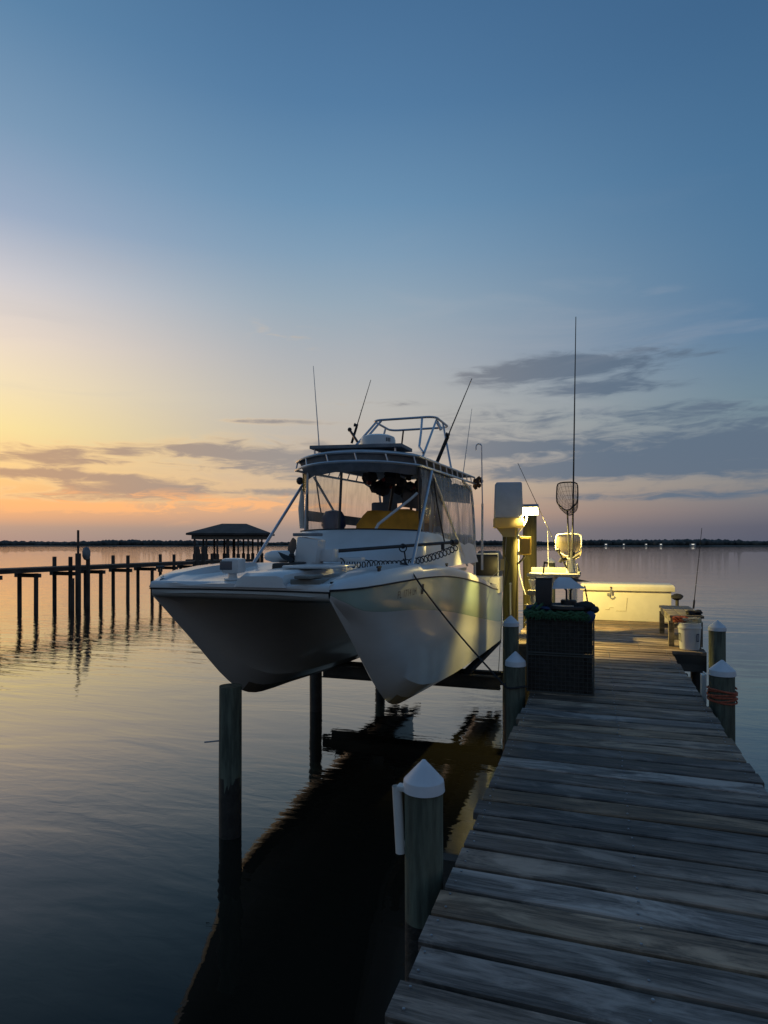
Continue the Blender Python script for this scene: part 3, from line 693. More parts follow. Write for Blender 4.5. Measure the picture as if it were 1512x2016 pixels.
# deck moulding : cap along the sides, foredeck, side decks
def deck_sec(Y):
    us = ismooth(Tus, Y); zs = ismooth(Tzs, Y)
    rise = ismooth([(5.21, .03), (5.5, .075), (6.2, .12), (7, .14), (8, .15), (10, .14), (13.7, .08)], Y)
    well = ismooth([(5.21, 0), (5.5, .02), (6.2, .05), (7.0, .05), (7.6, 0), (13.7, 0)], Y)
    a = [(us+.002, zs+.008), (us-.012, zs+rise*.55), (us-.05, zs+rise*.9), (us-.11, zs+rise), (us-.30, zs+rise+.012), (us-.38, zs+rise-well*.7), (us-.46, zs+rise-well-.01), (us*.3, zs+rise-well+.01), (0, zs+rise-well+.015)]
    return a
YD = [5.21, 5.26, 5.34, 5.45, 5.6, 5.9, 6.3, 6.8, 7.3, 7.8, 8.4, 9.2, 10, 11, 12.3]
mb = MB()
for side in (-1, 1):
    mb.loft([[(CX+side*u, Y, z) for u, z in deck_sec(Y)] for Y in YD])
a = deck_sec(5.21); mb.add([(CX+u, 5.21, z) for u, z in a]+[(CX-u, 5.21, z) for u, z in reversed(a[:-1])]+[(CX, 5.21, 2.27)], [tuple(range(2*len(a)-1)) ])
part('deck', mb, M['gel'], boat, smooth_angle=40)
# cockpit aft: coamings, floor and transom
mb = MB()
for side in (-1, 1):
    secs = []
    for Y in (12.28, 12.8, 13.3, 13.7):
        us = ismooth(Tus, Y); zs = ismooth(Tzs, Y); r = .1
        secs.append([(CX+side*(us+.002), Y, zs+.008), (CX+side*(us-.02), Y, zs+r), (CX+side*(us-.2), Y, zs+r), (CX+side*(us-.2), Y, 1.36)])
    mb.loft(secs)
mb.span((CX-1.2, 12.25, 1.33), (CX+1.2, 13.66, 1.36)); mb.span((CX-1.28, 13.6, 1.36), (CX+1.28, 13.72, 1.86)); mb.span((CX-1.1, 12.24, 1.36), (CX+1.1, 12.3, 2.0))
part('cockpit', mb, M['gel'], boat, smooth_angle=30)
mb = MB(); mb.box((-2.30, 13.3, 1.86), (.85, .5, .34)); part('bait_tank', mb, M['gel'], boat, bevel=.03)
# centre foredeck platform with bow roller
mb = MB(); Zp = 2.30
mb.loft([[(-3.24, Y, Zp), (-3.21, Y, Zp+h*.7), (-3.15, Y, Zp+h), (-2.80, Y, Zp+h+.008), (-2.74, Y, Zp+h*.9), (-2.70, Y, Zp)] for Y, h in ((5.19, .02), (5.20, .10), (5.26, .13), (5.8, .15), (6.6, .17), (7.3, .19))], True, True, close=True)
part('foredeck_platform', mb, M['gel'], boat, smooth_angle=30)
mb = MB(); mb.box((-2.53, 5.45, 2.355), (.30, .42, .05)); mb.box((-2.53, 5.33, 2.40), (.16, .3, .03)); part('bow_roller', mb, M['trim'], boat, bevel=.012)
# bow caps : the rounded tops of the two stems
for side in (-1, 1):
    mb = MB(); secs = []
    for Y in (5.205, 5.25, 5.35, 5.5, 5.8, 6.2, 6.7, 7.2):
        us = ismooth(Tus, Y); zs = ismooth(Tzs, Y); h = ismooth([(5.2, .02), (5.35, .07), (5.6, .115), (6.2, .155), (7.2, .17)], Y)
        ui = us-ismooth([(5.2, .06), (5.35, .22), (5.8, .36), (7.2, .4)], Y)
        secs.append([(CX+side*(us+.004), Y, zs+.01), (CX+side*(us-.01), Y, zs+h*.5), (CX+side*(us-.06), Y, zs+h*.92), (CX+side*(us-.13), Y, zs+h), (CX+side*(ui+.05), Y, zs+h), (CX+side*ui, Y, zs+h*.6), (CX+side*ui, Y, zs)])
    mb.loft(secs, True, True, close=True); part('bow_cap', mb, M['gel'], boat, smooth_angle=38)
# cuddy trunk
def outline(front, back, hw, z, n=14, corner=.4, bow=.45, zf=0):
    """plan outline from port rear round the curved front to starboard rear"""
    pts = [(CX+hw, back, z), (CX+hw, front+bow+.25, z)]
    for i in range(n+1):
        a = i/n*2-1; u = -a*hw*.985
        pts.append((CX+u, front+bow*(abs(a)**2.6), z+zf*(1-abs(a)**2)))
    pts += [(CX-hw, front+bow+.25, z), (CX-hw, back, z)]
    return pts
mb = MB()
mb.loft([outline(7.05, 12.2, 1.06, 2.36, bow=1.15), outline(7.12, 12.2, 1.03, 2.46, bow=1.1), outline(7.5, 12.2, .99, 2.68, bow=.8), outline(7.86, 12.2, .94, 2.855, bow=.52, zf=.0), outline(7.93, 12.2, .92, 2.885, bow=.48, zf=.015), outline(8.05, 12.2, .88, 2.89, bow=.42, zf=.015)])
o = outline(8.05, 12.2, .88, 2.89, bow=.42, zf=.015); mb.add(o, [tuple(range(len(o)))])
part('cuddy_trunk', mb, M['gel'], boat, smooth_angle=45)
mb = MB(); mb.tube(outline(7.96, 12.0, .915, 2.895, bow=.47, zf=.015)[1:-1], .011, 6); part('dash_gasket', mb, M['rub'], boat)
# hard top : skin, two tube rails with spacers, canvas apron
ZT = lambda Y: 3.90+.030*(Y-8)
def roofline(inset, dz, n=16, back=12.45, hw=.93, front=7.9):
    pts = []
    for p in outline(front+inset, back-inset, hw-inset, 0, n, bow=.46):
        cam_ = .05*(1-((p[0]-CX)/hw)**2)
        pts.append((p[0], p[1], ZT(p[1])+dz+cam_))
    return pts
mb = MB(); mb.loft([roofline(0, -.0), roofline(.02, .028), roofline(.10, .045), roofline(.45, .055)]); o = roofline(.45, .055); mb.add(o, [tuple(range(len(o)))])
o2_ = roofline(0, 0); mb.add(o2_, [tuple(range(len(o2_)))])
part('hard_top', mb, M['canvas'], boat, smooth_angle=40)
ur = roofline(-.01, .0); mb = MB(); mb.tube(ur, .019, 8); part('top_rail', mb, M['steel'], boat)
lr = [(p[0], p[1], p[2]-.125) for p in roofline(-.025, .0)]; mb = MB(); mb.tube(lr, .019, 8); part('top_rail', mb, M['steel'], boat)
mb = MB()
def along(poly, step):
    acc = 0; out = [poly[0]]
    for a, b in zip(poly, poly[1:]):
        L = (Vector(b)-Vector(a)).length; d = step-acc
        while d < L: out.append(lerp(a, b, d/L)); d += step
        acc = (acc+L) % step
    return out
for p, q in zip(along(ur, .42), along(lr, .42)):
    mb = MB(); mb.tube([p, (q[0], q[1], q[2])], .011, 6); part('rail_spacer', mb, M['steel'], boat)
mb = MB(); A0 = roofline(.02, -.01)[2:-2]; A1 = [(p[0], p[1]+.05, p[2]-.17) for p in roofline(.05, .0)[2:-2]]; A2 = [(p[0]*1.0+(CX-p[0])*.02, p[1]+.12, p[2]-.245-.006*sin(i*1.7)) for i, p in enumerate(roofline(.07, .0)[2:-2])]
mb.loft([A0, A1, A2]); part('canvas_apron', mb, M['canvas'], boat, weld=False)
# windscreen frame tubes, from the trunk top to the lower rail
def bl(u, Y, Z): return (CX+u, Y, Z)
front_base = outline(8.0, 12.0, .90, 2.9, bow=.45)
tubes = {'windscreen_post': [[bl(-.90, 8.62, 2.89), bl(-.91, 8.60, 3.3), bl(-.905, 8.52, 3.8)], [bl(-.72, 8.28, 2.89), bl(-.78, 8.40, 3.8)], [bl(-.80, 8.36, 2.89), bl(-.74, 8.34, 3.8)], [bl(-.12, 8.02, 2.9), bl(-.12, 8.12, 3.8)], [bl(.90, 8.52, 2.88), bl(.905, 8.44, 3.8)]]}
for i, pl in enumerate(tubes['windscreen_post']):
    mb = MB(); mb.tube(pl, .016 if i not in (3, 4) else .02, 8); part('windscreen_post', mb, M['white_tube'] if i in (0, 2) else M['black'], boat)
mb = MB(); mb.tube([bl(.36, 8.16, 2.9), bl(.39, 8.2, 2.98), bl(.56, 8.32, 3.14), bl(.78, 8.44, 3.33), bl(.88, 8.46, 3.42)], .02, 8); part('grab_rail', mb, M['white_tube'], boat)
# clear vinyl: front port and starboard panes, side curtains
def pane(a, b, c, d, bulge=0, nn=6, name='clear_pane', m='vinyl'):
    """a,b bottom, d,c top; slightly bulged sheet with real thickness left to the material"""
    mb = MB(); secs = []
    nrm = (Vector(b)-Vector(a)).cross(Vector(d)-Vector(a)).normalized()
    for j in range(nn+1):
        r_ = []
        for i in range(nn+1):
            p = Vector(lerp(lerp(a, b, i/nn), lerp(d, c, i/nn), j/nn)); r_.append(p+nrm*(bulge*sin(pi*i/nn)*sin(pi*j/nn)+.008*sin(i*2.1+j*1.3)))
        secs.append(r_)
    mb.loft(secs); return part(name, mb, M[m], boat, smooth_angle=180)
pane(bl(-.89, 8.56, 2.9), bl(-.73, 8.28, 2.9), bl(-.77, 8.38, 3.78), bl(-.9, 8.5, 3.78), .01)
pane(bl(-.72, 8.27, 2.9), bl(-.13, 8.02, 2.9), bl(-.13, 8.12, 3.76), bl(-.77, 8.38, 3.76), .02)
for sd_ in (-1, 1):
    pane(bl(sd_*.915, 8.56, 2.90), bl(sd_*1.0, 12.1, 2.30), bl(sd_*.93, 12.2, 3.86), bl(sd_*.915, 8.5, 3.78), sd_*.03, 8, 'side_curtain', 'vinyl_side' if sd_ > 0 else 'vinyl')
    mb = MB(); mb.tube([bl(sd_*1.0, 12.15, 2.1), bl(sd_*.99, 12.2, 2.9), bl(sd_*.95, 12.22, 3.5), bl(sd_*.94, 12.1, 3.75), bl(sd_*.94, 11.3, 3.86)], .024, 8); part('top_leg', mb, M['white_tube'], boat)
    mb = MB(); mb.tube([bl(sd_*.95, 9.0, 3.75), bl(sd_*.975, 10.1, 3.1), bl(sd_*1.02, 11.3, 2.32)], .02, 8); part('top_leg', mb, M['white_tube'], boat)
    mb = MB(); mb.tube([bl(sd_*.95, 9.05, 3.78), bl(sd_*.965, 9.25, 3.3), bl(sd_*1.0, 9.6, 2.72)], .012, 6); part('zip_seam', mb, M['black'], boat)
    # raking support strut from the side deck to the top
    mb = MB(); mb.tube([bl(sd_*1.1-.0, 7.4, 2.44), bl(sd_*.98, 8.85, 3.76)], .022, 8); part('top_strut', mb, M['steel'], boat)
    mb = MB(); mb.tube([bl(sd_*.915, 8.56, 2.90), bl(sd_*.94, 9.6, 2.74), bl(sd_*.97, 10.8, 2.52), bl(sd_*1.0, 12.1, 2.30)], .012, 6); part('curtain_hem', mb, M['canvas'], boat)
# trunk side fill under curtain hem on both sides is the trunk itself; grey band on the starboard curtain
mb = MB(); mb.loft([[bl(-.95, 8.7, z), bl(-.955, 10, z-.01), bl(-.96, 11.6, z-.02)] for z in (3.06, 3.22)]); part('curtain_band', mb, M['canvas'], boat)
mb = MB(); mb.tube([bl(-.99, 8.72, 3.55), bl(-1.03, 8.74, 3.25), bl(-1.04, 8.78, 2.95)], [.05, .065, .05], 10); part('rolled_curtain', mb, M['pvc'], boat)
mb = MB(); mb.ball(bl(-1.0, 8.6, 3.66), .06, 10, (1, .8, 1)); part('navigation_light', mb, M['black'], boat)
mb = MB(); mb.box(bl(-.86, 8.5, 3.62), (.07, .03, .26)); part('pennant', mb, M['amber'], boat)
# inside: helm, seats, mustard cover, gear hung under the top
mb = MB(); mb.span(bl(-.85, 8.55, 2.2), bl(.85, 12.1, 2.26)); part('cabin_sole', mb, M['gel'], boat)
mb = MB(); secs = []
for Y, h in ((8.60, .0), (8.63, .24), (8.72, .305), (9.2, .33), (9.4, .29), (9.44, .0)):
    secs.append([bl(-.10+.97*i/14, Y, 2.885+h*(1-abs(i/7-1)**7*.55)*(1-.05*sin(i*1.9)+.04*sin(i*.8))) for i in range(15)])
mb.loft(secs); part('console_cover', mb, M['yellow'], boat, label='mustard yellow canvas cover over the helm console', smooth_angle=80)
for u in (.42, -.42):
    mb = MB(); mb.box(bl(u, 10.6, 2.95), (.5, .5, .14)); mb.box(bl(u, 10.88, 3.22), (.48, .12, .5)); st = part('helm_seat', mb, M['cushion'], boat, bevel=.04)
    mb = MB(); mb.tube([bl(u, 10.6, 2.26), bl(u, 10.6, 2.88)], .06, 10); part('pedestal', mb, M['steel'], st)
mb = MB(); mb.lathe([(1e-6, -.19), (.13, -.16), (.19, -.06), (.19, .06), (.13, .16), (1e-6, .19)], bl(-.62, 9.0, 3.05), 16); part('wheel_fender', mb, M['blue'], boat)
rg = random.Random(5)
lumps = MB()
for i in range(46):
    lumps.ball(bl(rg.uniform(-.3, .85), rg.uniform(9.2, 11.6), ZT(10)-rg.uniform(.1, .38)), rg.uniform(.05, .13), 8, (1.1, 1.4, .8), .18)
part('hung_gear', lumps, M['darkcloth'], boat, kind='stuff')
mb = MB()
for i in range(7): mb.ball(bl(rg.uniform(-.2, .6), rg.uniform(9.2, 10.4), ZT(9.5)-rg.uniform(.2, .34)), rg.uniform(.03, .06), 7, j=.15)
part('hung_tackle', mb, M['red'], boat, kind='stuff')
for u in (-.12, .26):
    mb = MB(); mb.tube([bl(u, 10.2, 2.26), bl(u+.02, 10.2, 3.3), bl(u+.14, 10.1, 3.75)], .025, 8); part('cabin_post', mb, M['black'], boat)
mb = MB(); mb.box(bl(.42, 9.9, 3.42), (.38, .06, .26), Matrix.Rotation(.15, 3, 'Y')); part('chart_screen', mb, M['glassdark'], boat)
mb = MB(); mb.loft([[bl(-.9, 12.2, z), bl(-.3, 12.22, z+.06), bl(.3, 12.22, z+.06), bl(.9, 12.2, z)] for z in (3.5, 3.85)]); part('rear_valance', mb, M['canvas'], boat)
# roof gear: raised panel, radar, tower, aerials
mb = MB(); rp = Matrix.Rotation(radians(1.5), 3, 'Y')
mb.box((-3.29, 8.72, 4.115), (1.42, .55, .05), rp); pn = part('roof_panel', mb, M['canvas'], boat, bevel=.006)
mb = MB()
for u in (-.65, .6):
    for yy in (8.5, 8.95): mb.tube([(-3.29+u, yy, 3.9), (-3.29+u, yy, 4.1)], .014, 6)
part('panel_foot', mb, M['steel'], pn)
mb = MB(); mb.lathe([(.24, 0), (.262, .02), (.262, .10), (.245, .15), (.19, .175), (1e-6, .185)], (-3.07, 8.85, 4.14), 28); rd = part('radar_dome', mb, M['gel'], boat, smooth_angle=30)
mb = MB()
for i, (a0, w) in enumerate(((-.78, .05), (-.69, .03), (-.62, .05), (-.53, .04))):
    for zz in ((4.20, 4.255),):
        mb.add([(-3.07+.2645*cos(a), 8.85+.2645*sin(a), z) for a in (a0, a0+w) for z in zz], [(0, 2, 3, 1)])
part('lettering', mb, M['rub'], rd)
tw = MB(); r_ = .021
def ring_pts(Y0, Y1, hw, z, c=.16):
    pts = []
    for cxs, cy, a0 in ((hw-c, Y0+c, -90), (hw-c, Y1-c, 0), (-hw+c, Y1-c, 90), (-hw+c, Y0+c, 180)):
        for k in range(5):
            a = radians(a0+90*k/4); pts.append(bl(.0+cxs+c*cos(a), cy+c*sin(a), z+.00))
    return pts
tw.tube(ring_pts(10.68, 11.75, .58, 4.93), r_, 8, closed=True); part('tower_rail', tw, M['steel'], boat)
for pl in ([bl(-.53, 10.76, 4.92), bl(-.58, 10.0, 4.44), bl(-.64, 9.2, 3.97)], [bl(-.42, 10.70, 4.92), bl(-.50, 10.0, 4.44), bl(-.54, 9.3, 3.98)], [bl(.55, 10.9, 4.92), bl(.76, 9.1, 3.96)], [bl(.34, 10.69, 4.92), bl(.48, 10.1, 4.55), bl(.62, 9.48, 4.22), bl(.735, 9.3, 4.10)],
           [bl(.57, 11.3, 4.92), bl(.84, 10.8, 4.0)], [bl(-.57, 11.4, 4.92), bl(-.80, 11.3, 4.02)]):
    mb = MB(); mb.tube(pl, .02, 8); part('tower_leg', mb, M['steel'], boat)
mb = MB(); mb.tube([bl(-.32, 11.74, 4.92), bl(-.32, 11.4, 4.0)], .017, 8); part('tower_brace', mb, M['rust'], boat)
mb = MB(); mb.tube([bl(.54, 10.95, 4.90), bl(.62, 10.95, 4.74)], .03, 8); part('rod_tube', mb, M['steel'], boat)
mb = MB(); mb.tube([bl(-.60, 9.98, 4.44), bl(-.78, 10.1, 4.66)], .022, 8); mb.ball(bl(-.79, 10.1, 4.68), .04, 8); part('rod_tube', mb, M['black'], boat)
mb = MB(); mb.tube([bl(-.80, 8.85, 3.92), bl(-.80, 8.85, 4.25), bl(-.895, 8.85, 5.45)], [.012, .009, .004], 6); part('whip_antenna', mb, M['white_tube'], boat)
mb = MB(); mb.tube([bl(.88, 11.6, 3.98), bl(1.05, 11.6, 5.22)], [.009, .004], 6); part('whip_antenna', mb, M['white_tube'], boat)
# searchlight on the fore deck
sl = MB(); c = (-3.40, 5.42, 2.44)
sl.lathe([(.075, 2.345), (.085, 2.352), (.085, 2.368), (.045, 2.375), (.04, 2.42)], (c[0], c[1], 0), 16); slo = part('searchlight', sl, M['gel'], boat)
rz2 = Matrix.Rotation(radians(10), 3, 'Z')
mb = MB(); mb.box((c[0], c[1]+.02, 2.49), (.185, .22, .15), rz2); part('lamp_head', mb, M['gel'], slo, bevel=.035)
mb = MB(); mb.box((c[0]-.016, c[1]-.092, 2.495), (.125, .012, .085), rz2); part('lamp_glass', mb, M['screen_grey'], slo, bevel=.004)
# cleats
for p in ((-2.07, 6.0), (-2.08, 6.9), (-4.36, 5.55), (-1.97, 8.6)):
    Zc_ = ismooth(Tzs, p[1])+.14
    mb = MB(); mb.tube([(p[0], p[1]-.06, Zc_+.035), (p[0], p[1]+.06, Zc_+.035)], .011, 6); mb.tube([(p[0], p[1]-.02, Zc_-.02), (p[0], p[1]-.02, Zc_+.035)], .012, 6); mb.tube([(p[0], p[1]+.02, Zc_-.02), (p[0], p[1]+.02, Zc_+.035)], .012, 6); part('cleat', mb, M['black'], boat)
# trolling motor laid across the foredeck
mb = MB(); mb.box((-3.03, 6.42, 2.62), (.26, .22, .30), Matrix.Rotation(radians(8), 3, 'Y')); mb.box((-2.86, 6.5, 2.58), (.22, .16, .14)); mb.box((-2.72, 6.62, 2.53), (.5, .14, .05)); mb.box((-2.98, 6.4, 2.47), (.4, .3, .04)); mb.box((-2.72, 6.0, 2.475), (.52, .7, .03))
tm = part('trolling_motor', mb, M['gel'], boat, label='white bow trolling motor stowed across the foredeck', bevel=.03)
mb = MB(); mb.lathe([(.01, -.19), (.045, -.16), (.068, -.08), (.07, .1), (.055, .17), (.02, .19)], (-3.40, 6.38, 2.565), 16, rot=Matrix.Rotation(radians(90), 3, 'Y')); part('motor_pod', mb, M['gel'], tm)
mb = MB()
for a in (60, 180, 300):
    d = Vector((.25*cos(radians(a+90)), cos(radians(a)), sin(radians(a)))); p0 = Vector((-3.2, 6.3, 2.565))
    secs = []
    for t, w, tw_ in ((.02, .025, .35), (.09, .085, .5), (.18, .095, .65), (.235, .03, .8)):
        side = Vector((cos(tw_), 0, 0))+Vector((0, -sin(radians(a)), cos(radians(a))))*sin(tw_)
        secs.append([p0+d*t-side*w, p0+d*t+Vector((.006, 0, 0)), p0+d*t+side*w, p0+d*t-Vector((.006, 0, 0))])
    mb.loft(secs, True, True, close=True)
mb.ball((-3.2, 6.3, 2.565), .04, 8); part('propeller', mb, M['rub'], tm)
mb = MB(); mb.box((-3.28, 6.3, 2.445), (.24, .2, .1)); mb.box((-3.1, 6.26, 2.45), (.16, .18, .12)); part('pod_rest', mb, M['black'], tm, bevel=.03)
mb = MB(); mb.box((-3.06, 6.42, 2.81), (.3, .16, .035)); part('latch', mb, M['canvas'], tm, bevel=.01)
SH0, SH1 = Vector((-2.80, 6.62, 2.625)), Vector((-1.86, 8.75, 2.735))
mb = MB(); mb.tube([SH0, SH1], .021, 10); part('shaft', mb, M['black'], tm)
mb = MB(); p = SH1; mb.tube([p-(SH1-SH0).normalized()*.12, p], .04, 10); mb.tube([SH0.lerp(SH1, .86), SH0.lerp(SH1, .86)+Vector((0, 0, -.09))], .025, 8); part('motor_head', mb, M['black'], tm)
mb = MB(); q = SH0.lerp(SH1, .5); mb.tube([q+Vector((.048*cos(a), 0, .048*sin(a)-.025)) for a in [2*pi*k/16 for k in range(16)]], .008, 6, closed=True); mb.ball(q, .036, 8); mb.tube([q+Vector((.02, 0, -.07)), q+Vector((.05, -.05, -.17))], .01, 6); part('lanyard_ring', mb, M['rope_dark'], tm)
mb = MB(); pts = []
c0_, c1_ = SH1+Vector((.02, -.05, -.06)), Vector((-2.72, 6.55, 2.50)); N = 27*10
ax = (c1_-c0_).normalized(); sx_ = Vector((0, 0, 1)); sy_ = ax.cross(sx_).normalized()
for i in range(N+1):
    t = i/N; base_ = c0_.lerp(c1_, t)+Vector((0, 0, -.14*sin(pi*t)**.8*(1-.35*t))); a = 2*pi*27*t
    rr_ = .046*(.55+.45*min(1, abs(t-.55)*3+.25)); pts.append(base_+sx_*rr_*cos(a)+sy_*rr_*sin(a))
mb.tube(pts, .0075, 5); part('coil_cord', mb, M['black'], tm, weld=False)
# registration number and sticker on the port bow
def hull_decal(name, mesh_pts, faces, m):
    mb = MB(); vs = []
    for Y, Z in mesh_pts: vs.append((CX+outer_u(Y, Z)+.004, Y, Z))
    mb.add(vs, faces); return part(name, mb, m, hull, weld=False)
fc = bpy.data.curves.new('reg', 'FONT'); fc.body = 'FL 1714 LH'; fc.size = .115; fc.resolution_u = 2; fc.space_character = 1.1
fo = bpy.data.objects.new('reg', fc); COL.objects.link(fo); dg = bpy.context.evaluated_depsgraph_get(); dg.update()
fm = bpy.data.meshes.new_from_object(fo.evaluated_get(dg))
bm_ = bmesh.new(); bm_.from_mesh(fm); bmesh.ops.triangulate(bm_, faces=bm_.faces); bmesh.ops.subdivide_edges(bm_, edges=bm_.edges, cuts=1)
tp = [(6.33+v.co.x, 2.125+v.co.y+.02*v.co.x) for v in bm_.verts]; bm_.verts.index_update(); tf = [tuple(v.index for v in f.verts) for f in bm_.faces]; bm_.free()
bpy.data.objects.remove(fo)
hull_decal('registration_number', tp, tf, M['ink'])
hull_decal('sticker', [(7.08, 2.12), (7.17, 2.12), (7.20, 2.235), (7.11, 2.235)], [(0, 1, 2, 3)], M['rub'])
# stern: two black outboards and a rail
for x in (-2.24, -4.2):
    mb = MB(); mb.loft([[(x+a*w, 13.95+b*d+sh, z) for a, b in ((-1, -1), (1, -1), (1.0, 1), (-1.0, 1))] for z, w, d, sh in ((1.9, .2, .26, 0), (2.02, .255, .36, 0), (2.42, .255, .36, .02), (2.56, .2, .28, .04))], True, True, close=True); ob = part('outboard_cowl', mb, M['black'], boat, bevel=.04)
    mb = MB(); mb.box((x, 13.95, 1.4), (.16, .26, 1.0)); mb.box((x, 13.98, .78), (.10, .3, .5)); part('outboard_leg', mb, M['black'], ob, bevel=.02)
mb = MB(); mb.tube([(-4.5, 13.55, 1.9), (-4.5, 13.55, 2.48), (-1.98, 13.55, 2.50), (-1.98, 13.55, 1.84)], .018, 8); part('stern_rail', mb, M['white_tube'], boat)
# horn-like fitting at the rear corner of the top
mb = MB()
for i in range(9): mb.ball((-2.25+rg.uniform(-.07, .09), 12.45+rg.uniform(-.1, .1), 4.0+rg.uniform(-.16, .04)), rg.uniform(.035, .06), 7, j=.2)
part('bundled_line', mb, M['rust'], boat, kind='stuff')

# ------------------------------------------------------------------ rods and lines on the boat
def rod(name, a, b, label, grip=.45, r0=.018, r1=.0045, m='black', loc=None, bend=(0, 0, 0), guides=5, reel=True, gm='rope_dark'):
    a, b = Vector(a), Vector(b); t = thing(name, label, 'fishing rod', a, group='fishing rods standing around the boat and dock')
    L = (b-a).length; mb = MB(); pts = []; rr = []
    for i in range(15):
        s_ = i/14; pts.append(a.lerp(b, s_)+Vector(bend)*(s_**2)); rr.append(r0*.6+(r1-r0*.6)*s_)
    mb.tube(pts, rr, 6); part('blank', mb, M[m], t)
    mb = MB(); mb.tube([a, a.lerp(b, grip/L)], r0*1.25, 8); part('grip', mb, M[gm], t)
    d = (b-a).normalized(); sd2 = Vector((0, -1, 0)); sd2 = (sd2-d*sd2.dot(d)).normalized()
    mb = MB()
    for i in range(guides):
        s_ = .3+.65*i/(guides-1); p = a.lerp(b, s_)+Vector(bend)*(s_**2); rg_ = .018*(1-.6*s_)
        sv = d.cross(sd2).normalized(); mb.tube([p+sd2*(rg_+.006)+sd2*rg_*cos(q)+sv*rg_*sin(q) for q in [2*pi*k/8 for k in range(8)]], .002, 4, closed=True)
    part('line_guide', mb, M['galv'], t, kind='stuff')
    if reel:
        mb = MB(); c = a+d*(grip*1.05)+sd2*.05; mb.lathe([(.03, -.03), (.036, -.025), (.025, -.02), (.025, .02), (.036, .025), (.03, .03)], c, 12, rot=d.cross(sd2).normalized().to_track_quat('Z', 'Y').to_matrix()); mb.tube([a+d*(grip*1.05), c], .01, 6); part('reel', mb, M['black'], t)
    return t
rod('fishing_rod', bl(-.775, 10.15, 4.45), bl(-.42, 10.15, 5.52), 'short dark fishing rod held at the left leg of the boat tower', grip=.3, guides=4)
rod('fishing_rod', bl(.80, 9.9, 4.02), bl(1.37, 9.9, 5.33), 'thick dark fishing rod leaning outwards above the right side of the boat top', grip=.45, r0=.024, r1=.006, guides=5)
# gaff
gf = thing('gaff', 'long gaff with hooked tip standing at the boat stern corner', 'gaff', bl(1.12, 12.0, 2.2))
mb = MB(); mb.tube([bl(1.12, 12.3, 2.2), bl(1.125, 12.3, 3.5)], .022, 8); part('handle', mb, M['white_tube'], gf)
mb = MB(); mb.tube([bl(1.125, 12.3, 3.5), bl(1.11, 12.3, 4.55)]+arc(bl(1.055, 12.3, 4.62), .055, 0, pi, 6)[0:]+[bl(.998, 12.3, 4.55)], .013, 8); part('hook', mb, M['steel'], gf)
# bow mooring rope
mb = MB(); a, b = Vector((-2.08, 6.88, 2.50)), Vector((-.86, 6.37, 1.28)); pts = [a.lerp(b, i/20)+Vector((0, 0, -.05*sin(pi*i/20)+.035*max(0, 1-i/4))) for i in range(21)]
mb.tube(pts, .0105, 6); mb.tube([b+Vector((.095-.105*cos(q), .05+.105*sin(q), .0+.01*sin(q*2))) for q in [2*pi*k/16 for k in range(16)]], .0105, 6, closed=True)
mb.tube([Vector((-2.08+.03*cos(q), 6.88+.06*sin(q), 2.475)) for q in [2*pi*k/12 for k in range(12)]], .0105, 6, closed=True)
solo('bow_rope', mb, M['rope_dark'], 'dark mooring rope slanting from the bow cleat across the hull to a dock piling', 'rope', tuple(b), weld=False)
mb = MB(); mb.tube([(-2.2, 13.5, 1.95), (-1.52, 11.2, 2.3)], .007, 6); solo('stern_line', mb, M['rope_pale'], 'thin pale line running from the boat stern up to the tall lift post', 'rope', (-1.52, 11.2, 2.3))

# ------------------------------------------------------------------ platform: cleaning table, nets, box, bench
tb = thing('cleaning_table', 'white topped fish cleaning table on the platform under the lamp', 'table', (-.66, 10.9, 1.2))
mb = MB(); mb.box((-.66, 10.9, 2.195), (.84, .62, .05)); part('tabletop', mb, M['poly'], tb, bevel=.012)
mb = MB(); mb.box((-.66, 11.19, 2.26), (.8, .025, .09)); part('back_rail', mb, M['poly'], tb, bevel=.005)
mb = MB(); mb.box((-.82, 10.9, 2.11), (.42, .56, .12)); mb.box((-.42, 10.9, 2.13), (.3, .52, .08)); part('apron', mb, M['poly'], tb, bevel=.01)
for x in (-.95, -.36):
    for yy in (10.7, 11.12):
        mb = MB(); mb.tube([(x, yy, 1.2), (x, yy, 2.17)], .065 if x > -.5 else .05, 16); part('leg', mb, M['pvc'], tb)
mb = MB(); mb.tube([(-.27, 10.7, 2.22), (-.27, 10.7, 2.33), (-.29, 10.68, 2.38)], .014, 8); mb.ball((-.25, 10.68, 2.24), .025, 8); part('tap', mb, M['galv'], tb)
mb = MB(); mb.tube([(-.82, 10.66, 2.22), (-.80, 10.67, 2.42)], .014, 8); mb.box((-.78, 10.67, 2.40), (.06, .02, .03)); part('knife_block', mb, M['black'], tb)
rhd = thing('rod_holder', 'white pipe rod holder standing on the cleaning table with nets and rods', 'rod holder', (-.40, 11.0, 2.22))
mb = MB(); mb.tube([(-.40, 11.0, 2.22), (-.40, 11.0, 2.48)], .072, 18, caps=False); mb.tube([(-.40, 11.0, 2.22), (-.40, 11.0, 2.48)], .064, 18, caps=False); part('pipe', mb, M['pvc'], rhd, weld=False)
mb = MB(); mb.tube([(-.46, 10.93, 2.46), (-.55, 10.9, 2.44), (-.57, 10.9, 2.40)], .03, 8); mb.tube([(-.36, 10.94, 2.47), (-.26, 10.92, 2.53)], .025, 8); part('clamp', mb, M['black'], rhd)
mb = MB(); mb.tube([(-.33, 10.95, 2.44), (-.31, 10.94, 2.24)], .010, 6); part('clamp', mb, M['steel'], rhd)
